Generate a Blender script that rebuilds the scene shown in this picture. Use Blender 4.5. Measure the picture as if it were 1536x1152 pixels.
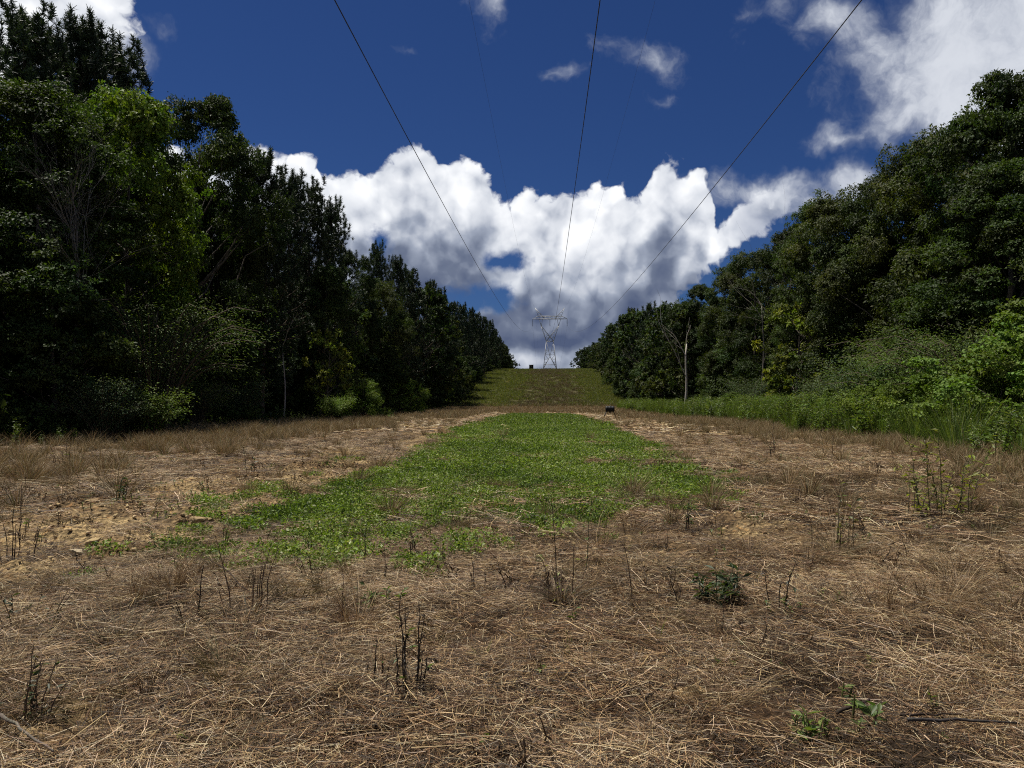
import bpy, math, random
import numpy as np

# ------------------------------------------------------------------ camera
F = 1100.0                     # focal length in photo pixels (1536 wide)
HORIZ, VPX = 600.0, 818.0      # eye level and direction of the cleared strip
CAMZ = 1.6
scene = bpy.context.scene
COL = scene.collection
for o in list(bpy.data.objects):
    bpy.data.objects.remove(o)
YAW = math.atan((VPX - 768.0) / F)
PITCH = math.atan((HORIZ - 576.0) / F)
cam_d = bpy.data.cameras.new('camera')
cam_d.sensor_width = 36.0
cam_d.lens = 36.0 * F / 1536.0
cam_d.clip_start, cam_d.clip_end = 0.05, 6000.0
cam = bpy.data.objects.new('camera', cam_d)
cam.location = (0, 0, CAMZ)
cam.rotation_euler = (math.pi / 2 + PITCH, 0, YAW)
COL.objects.link(cam)
scene.camera = cam
scene.view_settings.view_transform = 'Standard'
scene.view_settings.look = 'None'
scene.view_settings.gamma = 1.0
scene.view_settings.use_curve_mapping = False
scene.view_settings.exposure = EXPOSURE = 0.44
scene.cycles.use_denoising = False
try:
    scene.cycles.denoiser = 'OPENIMAGEDENOISE'
    scene.cycles.denoising_prefilter = 'ACCURATE'
except Exception:
    pass
scene.cycles.filter_width = 1.1
scene.cycles.max_bounces = 6
scene.cycles.diffuse_bounces = 3
scene.cycles.glossy_bounces = 2
scene.cycles.transmission_bounces = 4
scene.cycles.transparent_max_bounces = 4
scene.cycles.use_adaptive_sampling = True
scene.cycles.adaptive_threshold = 0.015
scene.cycles.sample_clamp_indirect = 6.0


def pix_dir(px, py):
    """world direction of a photo pixel"""
    x, y = (px - 768.0) / F, (576.0 - py) / F
    c, s = math.cos(PITCH), math.sin(PITCH)
    fy, fz = c - y * s, s + y * c
    cy, sy = math.cos(YAW), math.sin(YAW)
    v = np.array([x * cy - fy * sy, x * sy + fy * cy, fz])
    return v / np.linalg.norm(v)


# ------------------------------------------------------------------ node helpers
class NT:
    def __init__(self, tree):
        self.t = tree

    def n(self, kind, **kw):
        nd = self.t.nodes.new(kind)
        for k, v in kw.items():
            setattr(nd, k, v)
        return nd

    def put(self, sock, v):
        if isinstance(v, bpy.types.NodeSocket):
            self.t.links.new(v, sock)
        elif v is not None:
            sock.default_value = v

    def m(self, op, a, b=None, c=None, clamp=False):
        nd = self.n('ShaderNodeMath', operation=op, use_clamp=clamp)
        for i, v in enumerate((a, b, c)):
            self.put(nd.inputs[i], v)
        return nd.outputs[0]

    def v(self, op, a, b=None, s=None):
        nd = self.n('ShaderNodeVectorMath', operation=op)
        self.put(nd.inputs[0], a)
        if b is not None:
            self.put(nd.inputs[1], b)
        if s is not None:
            self.put(nd.inputs['Scale'], s)
        return nd.outputs['Value'] if op in ('LENGTH', 'DOT_PRODUCT', 'DISTANCE') else nd.outputs[0]

    def ramp(self, x, a, b, lo=0.0, hi=1.0, smooth=True):
        nd = self.n('ShaderNodeMapRange', interpolation_type='SMOOTHSTEP' if smooth else 'LINEAR')
        for i, v in enumerate((x, a, b, lo, hi)):
            self.put(nd.inputs[i], v)
        return nd.outputs[0]

    def mix(self, f, a, b, kind='MIX'):
        nd = self.n('ShaderNodeMix', data_type='RGBA', blend_type=kind)
        self.put(nd.inputs[0], f)
        for s, v in ((nd.inputs[6], a), (nd.inputs[7], b)):
            if isinstance(v, (tuple, list)) and len(v) == 3:
                v = (*v, 1.0)
            self.put(s, v)
        return nd.outputs[2]

    def noise(self, vec, scale, detail=3.0, rough=0.5, out='Fac', dist=0.0):
        nd = self.n('ShaderNodeTexNoise')
        self.put(nd.inputs['Vector'], vec)
        nd.inputs['Scale'].default_value = scale
        nd.inputs['Detail'].default_value = detail
        nd.inputs['Roughness'].default_value = rough
        nd.inputs['Distortion'].default_value = dist
        return nd.outputs[out]

    def voro(self, vec, scale, detail=0.0, rough=0.5, feature='F1', smooth=None, out='Distance'):
        nd = self.n('ShaderNodeTexVoronoi', feature=feature)
        self.put(nd.inputs['Vector'], vec)
        nd.inputs['Scale'].default_value = scale
        if 'Detail' in nd.inputs:
            nd.inputs['Detail'].default_value = detail
            nd.inputs['Roughness'].default_value = rough
        if smooth is not None:
            nd.inputs['Smoothness'].default_value = smooth
        return nd.outputs[out]

    def comb(self, x, y, z):
        nd = self.n('ShaderNodeCombineXYZ')
        for i, v in enumerate((x, y, z)):
            self.put(nd.inputs[i], v)
        return nd.outputs[0]

    def sep(self, v):
        nd = self.n('ShaderNodeSeparateXYZ')
        self.put(nd.inputs[0], v)
        return nd.outputs


# ------------------------------------------------------------------ sun
SUN_EL, SUN_AZ = math.radians(68.0), math.radians(-55.0)   # azimuth from +Y, negative = to the left
sun_d = bpy.data.lights.new('sun', 'SUN')
sun_d.energy = 5.0
sun_d.angle = math.radians(0.53)
sun_d.color = (1.0, 0.95, 0.85)
sun = bpy.data.objects.new('sun', sun_d)
sun_dir = np.array([math.sin(SUN_AZ) * math.cos(SUN_EL), math.cos(SUN_AZ) * math.cos(SUN_EL), math.sin(SUN_EL)])
sun.rotation_euler = (math.pi / 2 - SUN_EL, 0, math.pi - SUN_AZ)
sun.location = tuple(sun_dir * 200)
COL.objects.link(sun)
# ------------------------------------------------------------------ sky
SKY_STRENGTH = 0.05
world = bpy.data.worlds.new('World')
scene.world = world
world.use_nodes = True
wt = world.node_tree
wt.nodes.clear()
W = NT(wt)


def az_el(px, py):
    d = pix_dir(px, py)
    return math.atan2(d[0], d[1]), math.asin(d[2])


def blob_list(rows):
    """photo-pixel ellipses -> azimuth / elevation ellipses (radians)"""
    return [(*az_el(r[0], r[1]), r[2] / F * 0.97, r[3] / F * 0.97, r[4] if len(r) > 4 else 1.0) for r in rows]


AZ0, AZ1, EL1 = -0.80, 0.80, 0.60


def az_curve(N, az, rows):
    """elevation as a curve over azimuth (float-curve node), rows in photo pixels"""
    nd = N.n('ShaderNodeFloatCurve')
    cv = nd.mapping.curves[0]
    pts = []
    for px, py in rows:
        a, e = az_el(px, py)
        pts.append(((a - AZ0) / (AZ1 - AZ0), min(max((e + 0.12) / EL1, 0.0), 1.0)))
    pts.sort()
    cv.points[0].location = pts[0]
    cv.points[-1].location = pts[-1]
    for p in pts[1:-1]:
        cv.points.new(*p)
    nd.mapping.update()
    N.put(nd.inputs['Value'], N.ramp(az, AZ0, AZ1, smooth=False))
    return N.m('SUBTRACT', N.m('MULTIPLY', nd.outputs[0], EL1), 0.12)


TOP = [(-60, 330), (60, 300), (200, 240), (330, 226), (362, 216), (395, 232), (425, 256), (440, 242), (462, 219), (482, 244), (500, 262),
       (530, 263), (552, 266), (568, 246), (590, 226), (625, 215), (655, 225), (685, 222), (712, 238), (731, 260), (740, 286), (765, 303),
       (787, 291), (815, 291), (835, 283), (862, 276), (897, 276), (915, 284), (940, 279), (962, 286), (972, 262), (986, 238), (1004, 228),
       (1022, 242), (1048, 249), (1064, 270), (1070, 305), (1090, 312), (1120, 296), (1150, 286), (1190, 282), (1218, 288), (1245, 330),
       (1300, 520), (1330, 640), (1600, 640)]
BOT = [(-60, 720), (900, 720), (985, 660), (1005, 490), (1020, 440), (1042, 425), (1100, 395), (1150, 362), (1205, 325), (1245, 322), (1290, 340), (1600, 340)]
SOFT = blob_list([
    (150, 60, 60, 70, 0.9), (1440, 80, 110, 80, 1.35), (1545, 50, 130, 140, 1.4), (1380, 160, 80, 46, 1.05), (1330, 70, 80, 50, 0.9), (1260, 30, 100, 46, 0.6),
    (1180, 5, 80, 44, 0.45), (1270, 208, 70, 26, 0.6), (1298, 268, 44, 36, 0.9), (970, 82, 90, 40, 0.34), (845, 126, 50, 22, 0.2), (600, 68, 80, 20, 0.15),
    (735, 0, 50, 40, 0.6), (235, 18, 40, 30, 0.3), (190, 98, 36, 40, 0.35), (990, 150, 60, 20, 0.05), (1150, 288, 130, 30, 0.75), (1240, 300, 60, 30, 0.4),
])
CORNER = blob_list([(40, 10, 105, 90), (118, 20, 60, 70), (-60, 60, 120, 120)])
HOLES = blob_list([(762, 393, 24, 14), (706, 446, 44, 18), (742, 450, 24, 18), (566, 366, 18, 20)])


def blob_field(N, P, blobs, soft):
    acc = None
    for (a, e, ra, re, w) in blobs:
        q = N.v('MULTIPLY', N.v('SUBTRACT', P, (a, e, 0.0)), (1.0 / ra, 1.0 / re, 0.0))
        f = N.m('SUBTRACT', w, N.v('LENGTH', q))
        acc = f if acc is None else N.m('SMOOTH_MAX', acc, f, soft)
    return acc


def ridged(N, vec, scale, detail, rough):
    nd = N.n('ShaderNodeTexNoise', noise_type='RIDGED_MULTIFRACTAL')
    nd.normalize = False
    N.put(nd.inputs['Vector'], vec)
    nd.inputs['Scale'].default_value = scale
    nd.inputs['Detail'].default_value = detail
    nd.inputs['Roughness'].default_value = rough
    nd.inputs['Offset'].default_value = 1.0
    nd.inputs['Gain'].default_value = 1.6
    return nd.outputs['Fac']


def puffs(N, D, fine=True):
    """rounded billows with creases between them"""
    a = ridged(N, D, 8.0, 1.0, 0.5)
    c = ridged(N, D, 25.0, 2.0, 0.5)
    o = N.m('ADD', N.m('MULTIPLY', N.m('SUBTRACT', 0.8, a), 0.85), N.m('MULTIPLY', N.m('SUBTRACT', 0.9, c), 0.42))
    if fine:
        b = N.noise(D, 60.0, 4.0, 0.6)
        o = N.m('ADD', o, N.m('MULTIPLY', N.m('SUBTRACT', b, 0.5), 1.1))
    return o


tc = W.n('ShaderNodeTexCoord')
DIR = tc.outputs['Generated']
sx, sy, sz = W.sep(DIR)
warp = W.v('SUBTRACT', W.noise(DIR, 12.0, 4.0, 0.6, 'Color'), (0.5, 0.5, 0.5))
DW = W.v('ADD', DIR, W.v('SCALE', warp, s=0.05))
x, y, z = W.sep(DW)
az, el = W.m('ARCTAN2', x, y), W.m('ARCSINE', z)
PW = W.comb(az, el, 0.0)
top = az_curve(W, az, TOP)
bot = az_curve(W, az, BOT)
depth = W.m('SUBTRACT', top, el)
core = W.m('MINIMUM', depth, W.m('SUBTRACT', el, bot))
core = W.m('MULTIPLY', core, F / 26.0)
core = W.m('MAXIMUM', core, W.m('MULTIPLY', blob_field(W, PW, CORNER, 0.2), 2.6))
hole = W.m('ADD', blob_field(W, PW, HOLES, 0.1), W.m('MULTIPLY', W.m('SUBTRACT', W.noise(DIR, 40.0, 4.0, 0.6), 0.5), 2.2))
core = W.m('MINIMUM', core, 1.6)
away = W.ramp(sy, 0.84, 0.62)
gen = W.m('MULTIPLY', W.m('SUBTRACT', W.noise(W.v('MULTIPLY', DIR, (1, 1, 1.7)), 2.6, 2.0, 0.5), 0.56), 14.0)
core = W.m('ADD', core, W.m('MULTIPLY', W.m('SUBTRACT', gen, core), away))
p1 = puffs(W, DW)
q1 = puffs(W, DIR, False)
q2 = puffs(W, W.v('ADD', DIR, (-0.010, 0.0, 0.022)), False)
d1 = W.m('ADD', core, p1)
alpha_c = W.m('MULTIPLY', W.ramp(d1, 0.0, 0.48), W.ramp(hole, 0.55, -0.75))
tail = W.m('MULTIPLY', W.ramp(az, az_el(1075, 330)[0], az_el(1190, 300)[0]), W.m('SUBTRACT', 1.0, away))
alpha_c = W.m('MULTIPLY', alpha_c, W.m('SUBTRACT', 1.0, W.m('MULTIPLY', tail, 0.45)))
emb = W.m('SUBTRACT', q1, q2)
# shading of the cumulus: tops bright, bellies grey
big = W.noise(DW, 6.0, 3.0, 0.5)
dpx = W.m('MULTIPLY', depth, F)
belly = W.ramp(W.m('ADD', dpx, W.m('MULTIPLY', W.m('SUBTRACT', big, 0.5), 160.0)), 45.0, 215.0)
lowl = W.ramp(W.m('ADD', W.m('MULTIPLY', el, F), W.m('MULTIPLY', W.m('SUBTRACT', big, 0.5), 60.0)), 95.0, 70.0)
belly = W.m('MULTIPLY', belly, W.m('SUBTRACT', 1.0, W.m('MULTIPLY', lowl, 0.55)))
lit = W.m('ADD', 0.86, W.m('MULTIPLY', emb, 0.34))
lit = W.m('SUBTRACT', lit, W.m('MULTIPLY', belly, 0.72))
lit = W.m('ADD', lit, W.m('MULTIPLY', W.m('SUBTRACT', p1, 0.1), 0.10))
lit = W.m('SUBTRACT', lit, W.m('MULTIPLY', tail, 0.16))
cr = W.n('ShaderNodeValToRGB')
els = cr.color_ramp.elements
els[0].position, els[0].color = 0.0, (0.075, 0.10, 0.18, 1)
els[1].position, els[1].color = 1.0, (0.93, 0.945, 0.97, 1)
for p, c in ((0.25, (0.14, 0.17, 0.25, 1)), (0.5, (0.32, 0.36, 0.45, 1)), (0.75, (0.66, 0.69, 0.75, 1))):
    els.new(p).color = c
W.put(cr.inputs[0], lit)
# thin, torn cloud
wv = W.v('SUBTRACT', W.noise(DIR, 7.0, 5.0, 0.6, 'Color'), (0.5, 0.5, 0.5))
D2 = W.v('ADD', DIR, W.v('SCALE', wv, s=0.11))
tx, ty, tz = W.sep(D2)
TP = W.comb(W.m('ARCTAN2', tx, ty), W.m('ARCSINE', tz), 0.0)
sf = blob_field(W, TP, SOFT, 0.15)
genw = W.m('MULTIPLY', W.m('SUBTRACT', W.noise(DIR, 3.1, 3.0, 0.55), 0.57), 6.0)
sf = W.m('ADD', sf, W.m('MULTIPLY', W.m('SUBTRACT', genw, sf), away))
wn = W.m('SUBTRACT', W.noise(D2, 15.0, 6.0, 0.6), 0.5)
sfd = W.m('ADD', sf, W.m('MULTIPLY', wn, 2.3))
alpha_w = W.m('MULTIPLY', W.ramp(sfd, -0.4, 0.95), 0.95)
wl = W.m('ADD', W.m('MULTIPLY', W.ramp(sf, -0.2, 0.8), 0.45), W.m('MULTIPLY', wn, 1.5))
wcol = W.mix(W.ramp(wl, -0.1, 0.75), (0.24, 0.28, 0.38), (0.66, 0.69, 0.75))

skyn = W.n('ShaderNodeTexSky', sky_type='NISHITA')
skyn.sun_disc = False
skyn.sun_elevation = SUN_EL
skyn.sun_rotation = SUN_AZ
skyn.altitude = 300.0
skyn.air_density = 1.0
skyn.dust_density = 0.15
skyn.ozone_density = 1.0
blue = W.mix(1.0, skyn.outputs[0], (0.19, 0.32, 0.61), 'MULTIPLY')     # white balance of the photograph
k = 0.80 / SKY_STRENGTH      # clouds are lit like the ground: tops reach white at this exposure
c1 = W.mix(alpha_w, blue, W.v('SCALE', wcol, s=k))
c2 = W.mix(alpha_c, c1, W.v('SCALE', cr.outputs[0], s=k))
bg = W.n('ShaderNodeBackground')
W.put(bg.inputs[0], c2)
bg.inputs[1].default_value = SKY_STRENGTH
wo = W.n('ShaderNodeOutputWorld')
wt.links.new(bg.outputs[0], wo.inputs[0])
world.cycles.sampling_method = 'MANUAL'
world.cycles.sample_map_resolution = 256
# ------------------------------------------------------------------ small library
RNG = np.random.default_rng(7)


def _hash(ix, iy, seed):
    h = (ix.astype(np.int64) * 374761393 + iy.astype(np.int64) * 668265263 + seed * 1442695041) & 0xFFFFFFFF
    h = ((h ^ (h >> 13)) * 1274126177) & 0xFFFFFFFF
    return ((h ^ (h >> 16)) & 0xFFFFFF) / float(0xFFFFFF)


def vnoise(x, y, seed=0):
    ix, iy = np.floor(x), np.floor(y)
    fx, fy = x - ix, y - iy
    fx, fy = fx * fx * (3 - 2 * fx), fy * fy * (3 - 2 * fy)
    ix, iy = ix.astype(np.int64), iy.astype(np.int64)
    a, b = _hash(ix, iy, seed), _hash(ix + 1, iy, seed)
    c, d = _hash(ix, iy + 1, seed), _hash(ix + 1, iy + 1, seed)
    return (a * (1 - fx) + b * fx) * (1 - fy) + (c * (1 - fx) + d * fx) * fy


def fbm(x, y, wl, octs=3, seed=0, gain=0.5):
    """0..1 noise with first wavelength wl metres"""
    s, a, t = 0.0, 1.0, 0.0
    for i in range(octs):
        s = s + a * vnoise(x / wl + 17.3 * i, y / wl - 9.1 * i, seed + i)
        t += a
        a *= gain
        wl *= 0.5
    return s / t


def sstep(a, b, x):
    t = np.clip((x - a) / (b - a), 0, 1)
    return t * t * (3 - 2 * t)


def strip_mask(x, y):
    """1 inside the green sown strip"""
    n = fbm(x, y, 1.6, 3, 11) - 0.5
    n2 = fbm(x, y, 0.35, 2, 12) - 0.5
    yy = np.clip(y, 6, 80)
    left = np.interp(yy, [6, 8, 12, 15, 25, 40, 75], [-4.3, -4.3, -4.1, -3.8, -3.9, -3.9, -3.6])
    right = np.interp(yy, [6, 13, 16, 21, 34, 75], [3.6, 3.8, 3.6, 3.6, 3.4, 2.7])
    front = np.interp(x, [-4.2, -2.5, -1.5, -0.8, 0.3, 0.9, 2.5, 3.6, 4.5], [7.3, 7.2, 7.3, 6.8, 7.4, 9.6, 11.4, 12.4, 13.4])
    d = np.minimum(np.minimum(x - left, right - x), np.minimum((y - front) * 0.5, (79 - y) * 0.4))
    s = sstep(-0.35, 0.6, d + n * 1.0 + n2 * 1.0)
    sparse = sstep(-2.0, -0.8, x + n) * sstep(14.5, 10.5, y + n * 3)
    s = s * (1 - 0.45 * sparse)
    d2 = 0.5 - np.abs(x + 4.9 + 0.02 * (y - 10)) - 0.3 + 0.0 * y
    s2 = sstep(-0.15, 0.3, d2 + n * 1.2 + n2) * (y > 9.5) * (y < 19) * 0.7
    thin = 1 - 0.6 * sstep(0.54, 0.70, fbm(x, y * 0.5, 1.1, 3, 14)) * sstep(40, 12, y)
    return np.maximum(s * thin, s2)


def bare_mask(x, y):
    """tilled bare soil left of and in front of the strip"""
    n = fbm(x, y, 1.3, 3, 21) - 0.5
    n2 = fbm(x, y, 0.3, 2, 22) - 0.5
    yy = np.clip(y, 4, 110)
    cx = np.interp(yy, [4, 8, 14, 25, 50, 90], [-5.2, -5.6, -5.5, -4.9, -4.2, -3.6])
    w = np.interp(yy, [4, 6, 8, 14, 25, 60], [0.2, 1.0, 1.9, 1.7, 1.0, 0.7])
    a = sstep(-0.3, 0.5, w - np.abs(x - cx) + n * 2.2 + n2) * sstep(5.0, 6.6, y + n * 2)
    f = sstep(-0.4, 0.6, 0.9 - np.hypot((x - 1.6) / 2.6, (y - 8.4) / 2.0) + n * 2.0 + n2)
    r = sstep(-0.2, 0.5, 0.55 - np.abs(x - np.interp(yy, [12, 20, 60], [5.6, 5.2, 3.6])) + n * 1.4) * sstep(13, 18, y)
    spots = sstep(0.70, 0.84, fbm(x, y, 0.9, 3, 25)) * 0.7
    return np.clip(np.maximum(np.maximum(a, f * 0.75), np.maximum(r * 0.55, spots)), 0, 1) * sstep(120, 90, y)


def macro_z(x, y):
    s = np.clip((y - 128) / (292 - 128), 0, 1)
    hill = 13.0 * (s ** 1.15 * (1 - s) + s * (1 - (1 - s) ** 2.2))
    hill = hill - 9.0 * sstep(296, 430, y)
    side = 1.1 * sstep(20, 60, np.abs(x)) + 5.0 * sstep(90, 500, np.abs(x))
    roll = (fbm(x, y, 30.0, 2, 3) - 0.5) * 0.5 * sstep(12, 40, np.hypot(x, y))
    far = (fbm(x, y, 420.0, 2, 5) - 0.5) * 16.0 * sstep(420, 900, np.hypot(x, y))
    return hill + side + roll + far


def ground_z(x, y):
    x, y = np.asarray(x, float), np.asarray(y, float)
    near = sstep(60, 15, np.hypot(x, y))
    hum = (fbm(x, y, 1.5, 3, 31) - 0.5) * 0.20 + (fbm(x, y, 0.42, 2, 33) - 0.5) * 0.09
    st = strip_mask(x, y)
    br = bare_mask(x, y)
    clod = np.abs(fbm(x, y, 0.20, 3, 35) - 0.5) * 0.26 + np.maximum(fbm(x, y, 0.5, 2, 37) - 0.5, 0) * 0.3
    return macro_z(x, y) + near * (hum * (1 - 0.65 * st) + clod * br * (1 - st) - 0.03)


def gz(x, y):
    return float(ground_z(np.array([x]), np.array([y]))[0])


def on_ground(px, py):
    """photo pixel -> point on the ground"""
    d = pix_dir(px, py)
    t = -CAMZ / d[2] if d[2] < -1e-4 else 150.0
    for _ in range(12):
        p = np.array([0, 0, CAMZ]) + d * t
        z = gz(p[0], p[1])
        t = (z - CAMZ) / d[2] if d[2] < -1e-4 else t
    return float(p[0]), float(p[1]), gz(p[0], p[1])


# ---- meshes
def make_mesh(name, v, faces, col=None, smooth=False, mat=None):
    """v (n,3); faces: list of int arrays (m,3) and/or (m,4)"""
    me = bpy.data.meshes.new(name)
    faces = [np.asarray(f, np.int32) for f in faces if len(f)]
    nl = sum(f.size for f in faces)
    nf = sum(len(f) for f in faces)
    me.vertices.add(len(v))
    me.vertices.foreach_set('co', np.asarray(v, np.float32).ravel())
    me.loops.add(nl)
    me.loops.foreach_set('vertex_index', np.concatenate([f.ravel() for f in faces]))
    me.polygons.add(nf)
    tot = np.concatenate([np.full(len(f), f.shape[1], np.int32) for f in faces])
    start = np.concatenate([[0], np.cumsum(tot)[:-1]]).astype(np.int32)
    me.polygons.foreach_set('loop_start', start)
    me.polygons.foreach_set('loop_total', tot)
    if smooth:
        me.polygons.foreach_set('use_smooth', np.ones(nf, bool))
    if col is not None:
        a = me.color_attributes.new('Col', 'FLOAT_COLOR', 'POINT')
        c = np.ones((len(v), 4), np.float32)
        c[:, :3] = col
        a.data.foreach_set('color', c.ravel())
    me.update()
    me.validate()
    if mat is not None:
        me.materials.append(mat)
    return me


def obj(name, me, parent=None, loc=(0, 0, 0), rot=(0, 0, 0), scl=1.0):
    o = bpy.data.objects.new(name, me)
    o.location, o.rotation_euler = loc, rot
    o.scale = (scl, scl, scl) if np.isscalar(scl) else scl
    o.parent = parent
    COL.objects.link(o)
    return o


def tag(o, label=None, cat=None, group=None, kind=None):
    for k, v in (('label', label), ('category', cat), ('group', group), ('kind', kind)):
        if v:
            o[k] = v
    return o


class Soup:
    """collects vertices / faces / colours, links them as one mesh"""

    def __init__(self):
        self.v, self.t, self.q, self.c, self.n = [], [], [], [], 0

    def add(self, v, tris=None, quads=None, col=(0.5, 0.5, 0.5)):
        v = np.asarray(v, float)
        if tris is not None and len(tris):
            self.t.append(np.asarray(tris) + self.n)
        if quads is not None and len(quads):
            self.q.append(np.asarray(quads) + self.n)
        c = np.asarray(col, float)
        self.c.append(np.broadcast_to(c, (len(v), 3)) if c.ndim == 1 else c)
        self.v.append(v)
        self.n += len(v)

    def mesh(self, name, mat, smooth=False):
        f = ([np.concatenate(self.t)] if self.t else []) + ([np.concatenate(self.q)] if self.q else [])
        return make_mesh(name, np.concatenate(self.v), f, np.concatenate(self.c), smooth, mat)

    # ---- shapes
    def tube(self, pts, rad, sides=6, col=(0.2, 0.15, 0.1), cap=True):
        pts, rad = np.asarray(pts, float), np.asarray(rad, float)
        n = len(pts)
        tan = np.gradient(pts, axis=0)
        zero = np.linalg.norm(tan, axis=1) < 1e-7
        tan[zero] = pts[-1] - pts[0]
        tan /= np.linalg.norm(tan, axis=1, keepdims=True) + 1e-9
        ref = np.array([1.0, 0, 0]) if abs(tan[:, 0]).max() < 0.8 else np.array([0, 1.0, 0])
        a = np.cross(tan, ref)
        a /= np.linalg.norm(a, axis=1, keepdims=True) + 1e-9
        b = np.cross(tan, a)
        th = np.arange(sides) * 2 * math.pi / sides
        ring = a[:, None, :] * np.cos(th)[None, :, None] + b[:, None, :] * np.sin(th)[None, :, None]
        v = (pts[:, None, :] + ring * rad[:, None, None]).reshape(-1, 3)
        i, j = np.meshgrid(np.arange(n - 1), np.arange(sides), indexing='ij')
        j2 = (j + 1) % sides
        q = np.stack([i * sides + j, i * sides + j2, (i + 1) * sides + j2, (i + 1) * sides + j], -1).reshape(-1, 4)
        t = None
        if cap and sides >= 3:
            t = [[(n - 1) * sides, (n - 1) * sides + k, (n - 1) * sides + k + 1] for k in range(1, sides - 1)]
            t += [[0, k + 1, k] for k in range(1, sides - 1)]
        self.add(v, t, q, col)

    def bar(self, a, b, w, col=(0.3, 0.3, 0.3), w2=None):
        """square steel bar from a to b"""
        a, b = np.asarray(a, float), np.asarray(b, float)
        d = (b - a) / np.linalg.norm(b - a)
        ref = np.array([0, 0, 1.0]) if abs(d[2]) < 0.9 else np.array([0, 1.0, 0])
        u = np.cross(d, ref)
        u /= np.linalg.norm(u)
        w_ = np.cross(d, u)
        w2 = w if w2 is None else w2
        v = [p + u * sx * w / 2 + w_ * sy * w2 / 2 for p in (a, b) for sx, sy in ((-1, -1), (1, -1), (1, 1), (-1, 1))]
        self.add(v, None, [[0, 1, 5, 4], [1, 2, 6, 5], [2, 3, 7, 6], [3, 0, 4, 7], [3, 2, 1, 0], [4, 5, 6, 7]], col)

    def box(self, lo, hi, col=(0.3, 0.3, 0.3)):
        x0, y0, z0 = lo
        x1, y1, z1 = hi
        v = [(x0, y0, z0), (x1, y0, z0), (x1, y1, z0), (x0, y1, z0), (x0, y0, z1), (x1, y0, z1), (x1, y1, z1), (x0, y1, z1)]
        self.add(v, None, [[0, 3, 2, 1], [4, 5, 6, 7], [0, 1, 5, 4], [1, 2, 6, 5], [2, 3, 7, 6], [3, 0, 4, 7]], col)

    def leaves(self, p, axis, nrm, length, width, col):
        """folded diamond leaves, arrays of n"""
        n = len(p)
        axis = axis / (np.linalg.norm(axis, axis=1, keepdims=True) + 1e-9)
        side = np.cross(axis, nrm)
        side /= np.linalg.norm(side, axis=1, keepdims=True) + 1e-9
        up = np.cross(side, axis)
        L, Wd = np.broadcast_to(length, n)[:, None], np.broadcast_to(width, n)[:, None]
        b, t = p, p + axis * L - up * L * 0.12
        m = p + axis * L * 0.45
        l, r = m - side * Wd * 0.5 + up * Wd * 0.16, m + side * Wd * 0.5 + up * Wd * 0.16
        v = np.stack([b, r, t, l], 1).reshape(-1, 3)
        k = np.arange(n)[:, None] * 4
        tri = np.concatenate([k + np.array([[0, 1, 2]]), k + np.array([[0, 2, 3]])])
        c = np.repeat(np.broadcast_to(col, (n, 3)), 4, axis=0)
        self.add(v, tri, None, c)

    def ribbons(self, p, d, length, width, bend, col, up=None, segs=2, taper=0.25, colt=None):
        """bent blades: start p, direction d, bend vector per unit length"""
        n = len(p)
        d = d / (np.linalg.norm(d, axis=1, keepdims=True) + 1e-9)
        L = np.broadcast_to(length, n)[:, None]
        up = np.array([0, 0, 1.0]) if up is None else up
        s = np.cross(d, np.broadcast_to(up, (n, 3)))
        bad = np.linalg.norm(s, axis=1) < 0.05
        s[bad] = np.array([1.0, 0, 0])
        s /= np.linalg.norm(s, axis=1, keepdims=True)
        rows = []
        for i in range(segs + 1):
            u = i / segs
            c = p + d * L * u + bend * L * u * u
            w = np.broadcast_to(width, n)[:, None] * (1 - (1 - taper) * u) * 0.5
            rows += [c - s * w, c + s * w]
        v = np.stack(rows, 1).reshape(-1, 3)
        m = 2 * (segs + 1)
        k = np.arange(n)[:, None] * m
        q = np.concatenate([k + np.array([[2 * i, 2 * i + 1, 2 * i + 3, 2 * i + 2]]) for i in range(segs)])
        col = np.broadcast_to(col, (n, 3))
        if colt is None:
            c = np.repeat(col, m, axis=0)
        else:
            u = np.repeat(np.arange(segs + 1) / segs, 2)[None, :, None]
            c = (col[:, None, :] * (1 - u) + np.broadcast_to(colt, (n, 3))[:, None, :] * u).reshape(-1, 3)
        self.add(v, None, q, c)


def unit(n, rng):
    v = rng.normal(size=(n, 3))
    return v / np.linalg.norm(v, axis=1, keepdims=True)


def jitcol(base, n, rng, val=0.25, hue=0.10):
    b = np.asarray(base, float)[None, :]
    c = b * (1 + rng.uniform(-val, val, (n, 1))) * (1 + rng.uniform(-hue, hue, (n, 3)))
    return np.clip(c, 0.003, 0.9)


def pick(cols, wts, n, rng, val=0.2, hue=0.06):
    i = rng.choice(len(cols), n, p=np.array(wts) / sum(wts))
    return np.clip(np.array(cols)[i] * (1 + rng.uniform(-val, val, (n, 1))) * (1 + rng.uniform(-hue, hue, (n, 3))), 0.003, 0.9)


# ---- materials
def new_mat(name):
    m = bpy.data.materials.new(name)
    m.use_nodes = True
    m.node_tree.nodes.clear()
    N = NT(m.node_tree)
    return m, N, N.n('ShaderNodeOutputMaterial')


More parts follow.
